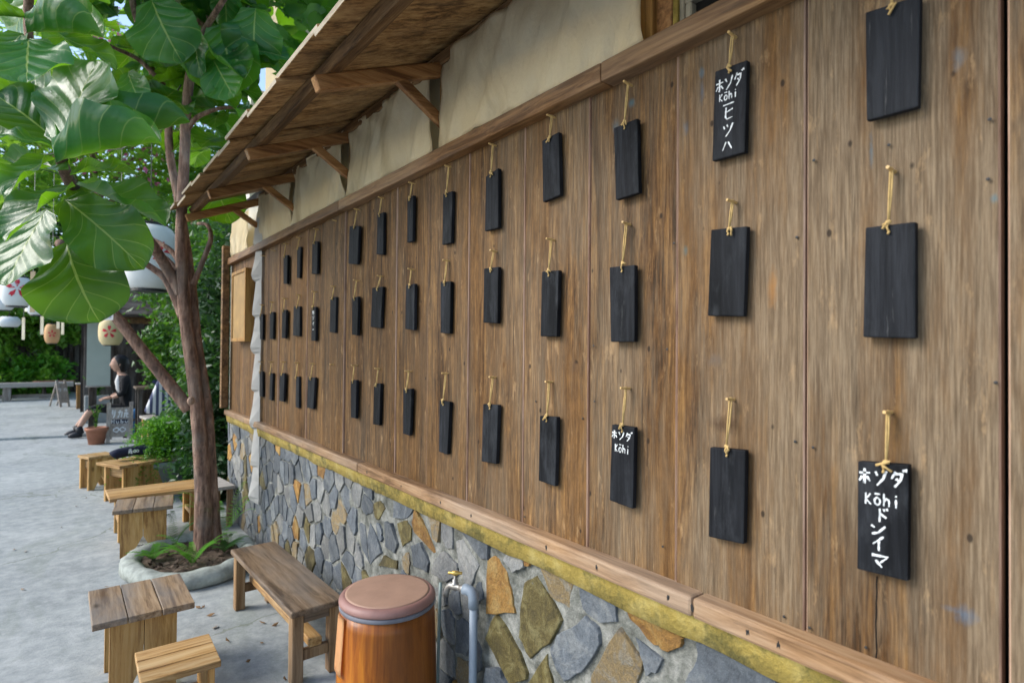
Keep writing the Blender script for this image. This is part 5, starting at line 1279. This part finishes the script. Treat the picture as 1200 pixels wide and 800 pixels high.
mb = MB(); mb.box((0, 0, hz_-.014), (.34, .4, .028), bev=.003); s.part('seat', mb, mGREYX)
for qx in (-1, 1):
    for qy in (-1, 1):
        mb = MB(); mb.box((qx*.13, qy*.15, (hz_-.028)/2), (.04, .04, hz_-.029)); s.part('leg', mb, mPINEZ)
m, n, b = newmat('striped_cloth'); sx_ = N(n, 'ShaderNodeSeparateXYZ'); L(n, coords(n, rand=False), sx_.inputs[0])
L(n, mix(n, math_n(n, 'GREATER_THAN', math_n(n, 'FRACT', math_n(n, 'MULTIPLY', sx_.outputs[0], 16.0)), .5), (.55, .56, .58), (.05, .06, .12)), b.inputs['Base Color']); b.inputs['Roughness'].default_value = .9; mSTRIPE = m
mb = MB(); mb.box(V(c.x+.05, c.y, hz_+.2), (.3, .1, .42), rot=Matrix.Rotation(.35, 3, 'Y'), bev=.035, seg=3); tag(obj('striped_cushion', mb, mSTRIPE, smooth=True), 'navy and white striped cushion leaning up on the plank stool', 'cushion')

# ------------------------------------------------------------------ far end: long bench, pots, cabinet, fence
fb = gnd(8, 471); fy = fb.y
x0, x1 = fb.x-1.6, aty(86, 460, fy).x
s = Loc('long_bench', 'long pale weathered bench across the far end of the yard', 'bench', V((x0+x1)/2, fy, .03), 0)
zt_ = aty(40, 448, fy).z-.03; L_ = x1-x0
mb = MB(); mb.box((0, 0, zt_-.05), (L_, .42, .1), bev=.008); s.part('seat', mb, mGREYX)
for xx in (fb.x, aty(70, 460, fy).x, fb.x-1.2):
    mb = MB(); mb.box((xx-(x0+x1)/2, 0, (zt_-.1)/2), (.14, .3, zt_-.101), bev=.006); s.part('leg', mb, mGREYZ)
mb = MB(); mb.box((0, .12, .08), (L_-.3, .06, .08), bev=.004); s.part('stretcher', mb, mGREYX)
for k, px in enumerate((52, 75)):
    q = aty(px, 446, fy+.55); o = thing('bowl_planter', ('shallow clay bowl on a dark stand behind the middle of the long bench', 'shallow clay bowl on a dark stand behind the bench end beside the grey board')[k], 'bowl', V(q.x, q.y, .03), 'clay bowls behind the long bench')
    mb = MB(); mb.lathe(V(q.x, q.y, q.z-.07), [(.12, 0), (.2, .05), (.22, .07), (.2, .07), (.1, .03)], 24); obj('bowl', mb, mTERRA, o, smooth=True)
    mb = MB(); mb.lathe(V(q.x, q.y, .03), [(.1, 0), (.04, .05), (.04, q.z-.12), (.1, q.z-.1005)], 12); obj('stand', mb, mDARKW, o, smooth=True)
q = gnd(95, 480); zc = aty(95, 450, q.y).z
o = thing('slim_cabinet', 'slim amber wooden cabinet behind the plain grey folding board', 'cabinet', V(q.x, q.y, .03)); mb = MB(); mb.box((q.x+.02, q.y, .03+(zc-.03)/2), (.2, .25, zc-.03), bev=.006); obj('case', mb, mPOST, o)
mb = MB(); mb.box((q.x+.02, q.y, zc+.012), (.24, .29, .022), bev=.003); obj('top', mb, mGREYX, o)
mb = MB(); mb.ball((q.x+.02, q.y-.135, zc*.55), .012, 1); obj('knob', mb, mBRASS, o)
fx0, fx1, fyy = -7.0, 5.0, fy+2.2
o = thing('slat_fence', 'dark upright slat fence closing the far end of the yard', 'fence', V((fx0+fx1)/2, fyy, .03))
k = 0; x = fx0
while x < fx1:
    mb = MB(); mb.box((x, fyy, 1.0+.03*(k % 3)), (.1, .025, 1.95), bev=.003); obj('slat', mb, mDARKW, o); x += .125; k += 1
for z in (.5, 1.6):
    mb = MB(); mb.box(((fx0+fx1)/2, fyy+.035, z), (fx1-fx0, .04, .08)); obj('fence_rail', mb, mDARKX, o)
mb = MB(); mb.box(((fx0+fx1)/2, fyy+.35, 1.05), (fx1-fx0, .06, 2.1)); obj('backing_board', mb, mDARKX, o)

# ------------------------------------------------------------------ plants
# fern in its grey pot
pf = V(-.30, 6.0, 0)
o = pot('fern_pot', 'grey urn pot spilling bright feathery fern behind the fig trunk', pf, .24, .30, mGREYPOT)
rg = random.Random(12); vs_, fs_ = [], []
for i in range(260):
    a = rg.uniform(0, 6.28); rr0 = rg.uniform(.12, .48); hh = rg.uniform(.16, .62)
    p_prev = None
    for k in range(26):
        t = k/25; p = pf+V(math.cos(a)*rr0*(t**1.2), math.sin(a)*rr0*(t**1.2), .29+hh*(2.1*t-1.75*t*t)-.28*t**3*rr0/.4)
        p.z = max(p.z, .02)
        for q in range(3):
            d = V(rg.gauss(0, 1), rg.gauss(0, 1), rg.gauss(.2, .7)).normalized()*rg.uniform(.028, .06)*(1-.5*t); sd_ = d.cross(V(rg.gauss(0, 1), rg.gauss(0, 1), 1)).normalized()*.0045
            j = len(vs_); vs_ += [p-sd_*.5, p+d*.5+sd_, p+d, p+d*.5-sd_]; fs_.append((j, j+1, j+2, j+3))
from_lists('fronds', vs_, fs_, mFERN, o)
# small fern and strap-leaf seedlings in the planter
def frond_plant(name, label, c, n, ln, mat, seed, rise=.9):
    rg = random.Random(seed); o = thing(name, label, 'plant', c); vs_, fs_ = [], []
    for i in range(n):
        a = rg.uniform(0, 6.28); l_ = ln*rg.uniform(.6, 1.1); ca, sa = math.cos(a), math.sin(a)
        for k in range(22):
            t = k/21; p = c+V(ca*l_*t*.7, sa*l_*t*.7, rise*l_*(t-.55*t*t))
            for q in (-1, 1):
                w2 = .022*(1-t*.7)*(.35+min(1, t*4)); d = V(-sa*q, ca*q, .15).normalized()*w2; e = V(ca, sa, .2)*.006
                j = len(vs_); vs_ += [p-e*.4, p+d+e*.6, p+d*.98-e*.2, p-e*1.2]; fs_.append((j, j+1, j+2, j+3))
    from_lists('fronds', vs_, fs_, mat, o); return o
frond_plant('small_fern', 'small bright fern rooted in the planter in front of the trunk', V(-.43, 3.74, .055), 18, .30, mFERN, 2, 1.1)
frond_plant('small_fern', 'low spreading fern rooted in the planter beside the trunk, bench side', V(-.24, 3.86, .055), 12, .2, mGREEN, 21, .8)
frond_plant('small_fern', 'low spreading fern rooted in the planter on the notched stool side', V(-.60, 3.95, .055), 12, .2, mFERN, 23, .8)
frond_plant('small_fern', 'taller arching fern rooted in the planter behind the trunk toward the wall', V(-.19, 4.14, .055), 13, .46, mFERN, 9, 1.4)
frond_plant('small_fern', 'sparse fern rooted in the planter behind the trunk toward the path', V(-.47, 4.14, .055), 10, .36, mGREEN, 15, 1.4)
# climbing greenery behind the fig tree
grp = 'leafy shrubs behind the fig tree'
bush('climbing_shrub', 'dense dark climbing shrub filling the corner beside the building end', 'shrub', (.18, 5.5, 0), [((.2, 5.6, 1.2), (.33, .4, 1.15), 5200, 40), ((.1, 5.5, .5), (.36, .4, .55), 2200, 20), ((.45, 5.9, 2.0), (.5, .5, .6), 2200, 18)], .085, mDEEP, 2, .03, group=grp)
bush('climbing_shrub', 'broad green shrub between the dark corner climber and the hut', 'shrub', (.55, 7.4, 0), [((.45, 7.4, 1.3), (.6, .7, .95), 5200, 40), ((.2, 7.2, .6), (.4, .5, .55), 1800, 16), ((.2, 7.6, 1.9), (.55, .6, .45), 1800, 14)], .085, mGREEN, 3, .03, group=grp)
bush('climbing_shrub', 'tall shrub rising over the hut roof behind the fig trunk', 'shrub', (1.2, 9.2, 0), [((.7, 9.0, 1.5), (.75, .7, 1.0), 5200, 36), ((1.0, 9.0, 2.6), (.9, .8, .7), 3600, 24), ((.1, 8.9, 1.15), (.3, .4, .5), 1200, 10)], .09, mGREEN, 4, .04, group=grp)
# low plants below the far bench and against the fence
for k, (px, hh) in enumerate(((5, .9), (28, .75), (45, .8), (62, .7), (-20, .9))):
    q = aty(px, 466, fy+1.1); bush('low_plant', ('lime clump behind the bench beside its outer visible leg', 'bright green clump below the flattened white lantern', 'lime clump behind the bench between the two clay bowls and that lantern', 'bright green clump behind the bench next to the grey board', 'lime clump at the yard end of the long bench')[k], 'plant', (q.x, q.y, .03), [((q.x, q.y, .35), (.42, .35, .38), 520, 12), ((q.x, q.y+.2, hh), (.38, .3, .35), 300, 9)], .15, mLIME if k % 2 == 0 else mFERN, 20+k, .015, group='lime clumps behind the long bench')
# trees beyond
bush('bamboo_tree', 'airy lime green tree hanging over the far slat fence', 'tree', (-2.6, fyy+.9, 0), [((-2.3, fyy-.6, 2.15), (1.6, .6, .75), 4200, 40), ((-1.15, fyy-.6, 1.75), (.75, .4, .55), 1500, 14), ((-3.6, fyy, 3.4), (1.5, 1, .8), 1800, 20)], .17, mLIME, 31, .07)
bush('garden_tree', 'tall loose tree with pink blossom rising behind the hut', 'tree', (-.6, 15.2, .03), [((-.6, 15.0, 6.6), (2.0, 1.6, 2.0), 4200, 44), ((.9, 15.2, 5.2), (1.6, 1.4, 1.3), 2600, 30), ((-1.6, 15.0, 4.5), (1.1, 1.0, 1.0), 1500, 20), ((.8, 15.0, 3.3), (1.9, 1.2, .8), 2600, 26)], .2, mLIME, 32, .12, extra=(mPINKF, [((-.3, 14.0, 6.3), (1.6, .8, 1.6), 260, 16, .13), ((1.2, 14.3, 5.2), (1.4, .8, 1.2), 200, 12, .13)]))
bush('garden_tree', 'full green tree standing to the right behind the hut roof', 'tree', (3.4, 13.5, .03), [((3.0, 13.4, 4.6), (1.9, 1.6, 1.8), 6000, 50), ((2.2, 13.2, 2.9), (1.5, 1.2, .9), 3200, 28), ((4.4, 13.6, 6.2), (1.8, 1.4, 1.4), 3200, 28)], .17, mGREEN, 33, .12)
bush('garden_tree', 'dark green tree behind the far fence on the yard side', 'tree', (-5.6, 25.5, 0), [((-5.6, 25.2, 5.6), (2.4, 1.8, 2.2), 6000, 50), ((-3.2, 25.4, 6.0), (2.2, 1.6, 2.0), 4200, 40), ((-4.0, 25.2, 3.6), (2.4, 1.4, 1.0), 3000, 30)], .24, mGREEN, 34, .16)
bush('garden_tree', 'green tree behind the far fence near the hut end', 'tree', (.6, 22.5, 0), [((.4, 22.2, 4.2), (2.4, 1.6, 2.0), 5200, 46), ((-1.4, 22.0, 4.0), (1.6, 1.4, 1.5), 2800, 28), ((2.6, 22.2, 5.4), (2.2, 1.6, 1.8), 3600, 30)], .24, mGREEN, 35, .15)
# banana leaves over the roof
q = at(372, -4, 5.6); o = thing('banana_plant', 'banana plant with long bright leaves showing above the awning edge', 'plant', V(q.x+.3, q.y+.2, 0))
vs_, fs_ = [], []; rg = random.Random(77)
for i in range(8):
    a = rg.uniform(0, 6.28); d = V(math.cos(a), math.sin(a), 0); L_ = rg.uniform(1.0, 1.5); b0 = V(q.x+.3, q.y+.2, q.z-.55+rg.uniform(-.1, .3))
    if i == 0: d = (V(q.x, q.y, 0)-V(b0.x, b0.y, 0)).normalized()
    sdv = d.cross(UPV)
    for k in range(10):
        t, t2 = k/10, (k+1)/10
        def P_(t_, s_): return b0+d*L_*t_*.8+V(0, 0, L_*(1.2*t_-1.1*t_*t_))+sdv*s_*.17*math.sin(math.pi*min(1, t_*.97+.03))**.6+V(0, 0, abs(s_)*.05)
        for s0, s1 in ((-1, 0), (0, 1)):
            j = len(vs_); vs_ += [P_(t, s0), P_(t, s1), P_(t2, s1), P_(t2, s0)]; fs_.append((j, j+1, j+2, j+3))
from_lists('leaves', vs_, fs_, mFERN, o); limb('stem', [V(q.x+.3, q.y+.2, 0), V(q.x+.32, q.y+.2, 2), V(q.x+.3, q.y+.2, q.z-.3)], .11, .06, o, 10, mFERN)
# beige neighbouring pillar and louvre above the awning
a, b_ = at(318, 30, 6.4), at(352, 30, 6.4)
NB = thing('neighbour_building', 'beige plastered block with grey louvres rising behind the awning', 'building', V((a.x+b_.x)/2, a.y+.3, 0))
mb = MB(); cx, cy = (a.x+b_.x)/2+.12, (a.y+b_.y)/2+.35; mb.box((cx+.1, cy, 2.9), (.55, .5, 5.8), bev=.01); obj('pillar', mb, mBEIGE, NB)
p_ = at(295, 80, 6.4); mb = MB(); mb.box((p_.x+.22, p_.y+.3, 2.05), (.36, .2, 4.1+(p_.z-4.1)+.0), bev=.005); 
for v in mb.bm.verts: v.co.z = min(v.co.z, at(295, 56, 6.4).z) if v.co.z > 2 else 0
obj('side_panel', mb, mPLASTER, NB)
for k in range(6):
    q = at(309, 6+k*9, 6.4); mb = MB(); mb.box((q.x+.02, q.y+.2, q.z), (.16, .16, .012), rot=Matrix.Rotation(.6, 3, 'Y')); obj('louvre', mb, mSTEEL, NB)

# ------------------------------------------------------------------ lanterns and hung papers on an overhead line
cable_pts = []
def lantern(label, px, py, wpx, hpx, depth, mat, motif=None, shape=.55, ztop=3.25, group='hanging paper lanterns'):
    c = at(px, py, depth); rw = wpx/2/F_PX*depth; rh = hpx/2/F_PX*depth
    o = thing('paper_lantern', label, 'lantern', c-V(0, 0, rh), group)
    prof = []; nrib = 13
    for k in range(nrib*2+1):
        t = k/(nrib*2)*2-1; r_ = rw*max(.0, 1-abs(t)**(2/shape)*(.62))**.5*(1 if k % 2 else .978); prof.append((r_, t*rh*.93))
    mb = MB(); mb.lathe(c, prof, 32); sh_ = obj('shade', mb, mat, o, smooth=True)
    mb = MB(); rc = prof[-1][0]
    mb.lathe(c+V(0, 0, rh*.93), [(rc*1.03, -.006), (rc*1.03, rh*.07), (rc*.8, rh*.08)], 24); obj('top_cap', mb, mDARKMETAL, o)
    mb = MB(); mb.lathe(c-V(0, 0, rh*.93), [(rc*.8, -rh*.07), (rc*1.03, -rh*.065), (rc*1.03, .006)], 24); obj('bottom_cap', mb, mDARKMETAL, o)
    mb = MB(); mb.tube([c+V(0, 0, rh), V(c.x, c.y, ztop)], .004, 5); obj('hanging_cord', mb, mDARKMETAL, o)
    cable_pts.append(V(c.x, c.y, ztop))
    if motif:
        tocam = (CAM-c); tocam.z = 0; tocam.normalize(); sd_ = UPV.cross(tocam)
        mb = MB(); ox, oz, sz_ = motif
        for k in range(5):
            a = 2*math.pi*k/5+.3; pts = []
            for (dl, da) in ((.12, 0), (.7, -.32), (1.0, -.16), (.88, 0), (1.0, .16), (.7, .32)):
                u, v = ox+math.cos(a+da)*dl*sz_, oz+math.sin(a+da)*dl*sz_
                t = v/(rh*.93); rr0 = rw*max(.05, 1-abs(t)**(2/shape)*.62)**.5
                an = u/rr0; pts.append(c+(tocam*math.cos(an)+sd_*math.sin(an))*(rr0*1.012)+V(0, 0, v))
            mb.poly(pts)
        obj('flower_print', mb, mREDP, sh_)
    return c
mAMB = plain('amber_lantern_paper', (.62, .36, .17), .7, .15, 6); mCREAM = plain('cream_lantern_paper', (.62, .50, .27), .7, .1, 6)
lantern('large white paper lantern with a red flower, hung behind the fig trunk', 176, 302, 58, 80, 5.3, mPAPER, (.09, .03, .1), .5)
lantern('white paper lantern with a big red flower print below the fig leaves', 20, 342, 32, 36, 6.2, mPAPER, (.0, .03, .1), .8)
lantern('plain grey-white round lantern next to the flower-printed one', 45, 358, 24, 24, 8.2, mPAPER, None, 1.0)
lantern('cream lantern with a red and white picture in front of the roller blind', 130, 389, 25, 33, 8.0, mCREAM, (-.02, .0, .09), .7, 2.9)
lantern('small amber lantern with a red mark hung near the far fence', 61, 391, 15, 24, 12.5, mAMB, (.0, .0, .08), .7, 3.1)
lantern('small plain white lantern at the yard side of the grey-white one', 4, 355, 22, 18, 10.0, mPAPER, None, 1.0)
lantern('flattened white lantern hanging lowest over the yard', 11, 377, 22, 13, 11.0, mPAPER, None, 1.0)
def hung(name, label, cat, mk, anchor, ztop, group=None, mat=None):
    o = mk; tag(o, label, cat, group); mb = MB(); mb.tube([anchor, V(anchor.x, anchor.y, ztop)], .0025, 4); obj('thread', mb, mGREYX, o); cable_pts.append(V(anchor.x, anchor.y, ztop)); return o
def pennant(label, px0, py0, px1, py1, depth, tri=True, mat=None, name='paper_pennant', cat='pennant', grp='white pennants on the overhead line', ztop=3.2):
    a, b_ = at(px0, py0, depth), at(px1, py1, depth); u = V(b_.x-a.x, b_.y-a.y, 0); h_z = a.z-b_.z; mb = MB()
    t_ = u.normalized().cross(UPV)*.004
    if tri: pts = [V(a.x, a.y, a.z), V(a.x, a.y, a.z)+u, V(a.x, a.y, a.z)+u*.62-V(0, 0, h_z)]
    else: pts = [V(a.x, a.y, a.z), V(a.x, a.y, a.z)+u, V(a.x, a.y, a.z)+u-V(0, 0, h_z), V(a.x, a.y, a.z)-V(0, 0, h_z)]
    mb.prism(pts, t_); return hung(name, label, cat, obj(name, mb, mat or mWHITECL), V(a.x, a.y, a.z)+u*.5, ztop, grp)
pennant('white triangular pennant beside the large lantern', 133, 313, 148, 337, 5.6)
pennant('narrow white pennant tapering upward below the big dark fig leaf', 76, 342, 84, 379, 6.6)
pennant('short white pennant under the lowest fig leaf edge', 57, 333, 65, 345, 6.4)
pennant('pale bamboo strip hanging next to the flower lantern', 36, 318, 41, 366, 5.8, False, plain('bamboo_strip', (.45, .34, .2), .6, .15, 10), 'bamboo_strip', 'strip', 'bamboo strips on the overhead line')
for k, (px, y0_, y1_) in enumerate(((48, 350, 392), (67, 345, 385), (26, 372, 398), (72, 375, 392))):
    pennant(('thin pale streamer hanging right below the round grey-white lantern', 'thin pale streamer next to the upward tapering pennant', 'thin pale streamer under the flower-printed lantern', 'short thin streamer beside the small amber lantern')[k], px, y0_, px+3, y1_, 9.0+k*.7, False, mCANVAS, 'bamboo_strip', 'strip', 'thin streamers on the overhead line', 3.1)
# picture card on the fig branch
a, b_ = at(113.5, 352, 3.05), at(133, 375, 3.05); mb = MB(); u = V(b_.x-a.x, b_.y-a.y, 0)
t_ = u.normalized().cross(UPV)*.003; mb.prism([a, a+u, a+u-V(0, 0, a.z-b_.z), a-V(0, 0, a.z-b_.z)], t_)
cd_ = obj('picture_card', mb, mWHITECL); tag(cd_, 'small white picture card tied to the fig branch above the cream lantern', 'card')
mb = MB(); o_ = a+u*.5-V(0, 0, (a.z-b_.z)/2)-u.normalized().cross(UPV)*-.0+u.normalized().cross(UPV)*.0035; hh = a.z-b_.z; uu = u.normalized(); ul = u.length
mb.prism([o_+uu*x*ul*.38+UPV*z*hh*.38 for x, z in ((-1, -1), (1, -1), (1, 1), (-1, 1))], uu.cross(UPV)*.0006); pr = obj('print', mb, plain('lilac_print', (.34, .33, .46), .8, .2, 60), cd_)
mb = MB(); strokes(mb, o_+uu.cross(UPV)*.0008, uu, UPV, uu.cross(UPV), [('ha', ul*.1, hh*.05, ul*.4, hh*.35), ('bar', -ul*.05, -hh*.1, ul*.4, hh*.2)], .005); obj('green_print', mb, mFERN, cd_)
mb = MB(); bpt = tp(135, 370, -.1); mb.tube([a+u*.5, a+u*.55+V(0, 0, .04), a+u*.6+V(0, 0, .09)], .0018, 5); obj('thread', mb, mGREYX, cd_)
# overhead line
cable_pts.sort(key=lambda p: p.y)
pts = [tp(212, 100)]+[p+V(0, 0, .0) for p in cable_pts]+[V(-1.2, fyy, 3.2)]
mb = MB(); mb.tube(pts, .005, 5); tag(obj('overhead_cable', mb, mDARKMETAL), 'thin dark line strung overhead carrying lanterns and pennants', 'cable')
mb = MB(); mb.tube([V(-1.2, fyy, 0), V(-1.2, fyy, 3.25)], .05, 10); tag(obj('cable_pole', mb, mDARKW), 'slim dark pole at the far fence holding the lantern line', 'pole')
# dried pod hanging beside the trunk

# dry leaf bits blown along the wall foot and round the planter
rg = random.Random(55); vs_, fs_ = [], []
for i in range(70):
    if i % 2: q = V(rg.uniform(-.75, -.05)-.02, rg.uniform(2.2, 5.6), .006)
    else: q = V(rg.uniform(-1.9, -.1), rg.uniform(2.2, 8.5), .006)
    a = rg.uniform(0, 6.28); u = V(math.cos(a), math.sin(a), rg.uniform(-.1, .25))*rg.uniform(.008, .022); v_ = V(-u.y, u.x, 0)*.45+V(0, 0, rg.uniform(0, .006))
    k = len(vs_); vs_ += [q-u*.9+V(0, 0, abs(u.z)), q+v_, q+u+V(0, 0, abs(u.z)), q-v_]; fs_.append((k, k+1, k+2, k+3))
lo = from_lists('leaf_litter', vs_, fs_, plain('dry_leaf', (.22, .13, .06), .8, .5, 30), None); lo['kind'] = 'stuff'; tag(lo, 'scattered dry leaf bits on the concrete', 'leaf litter')
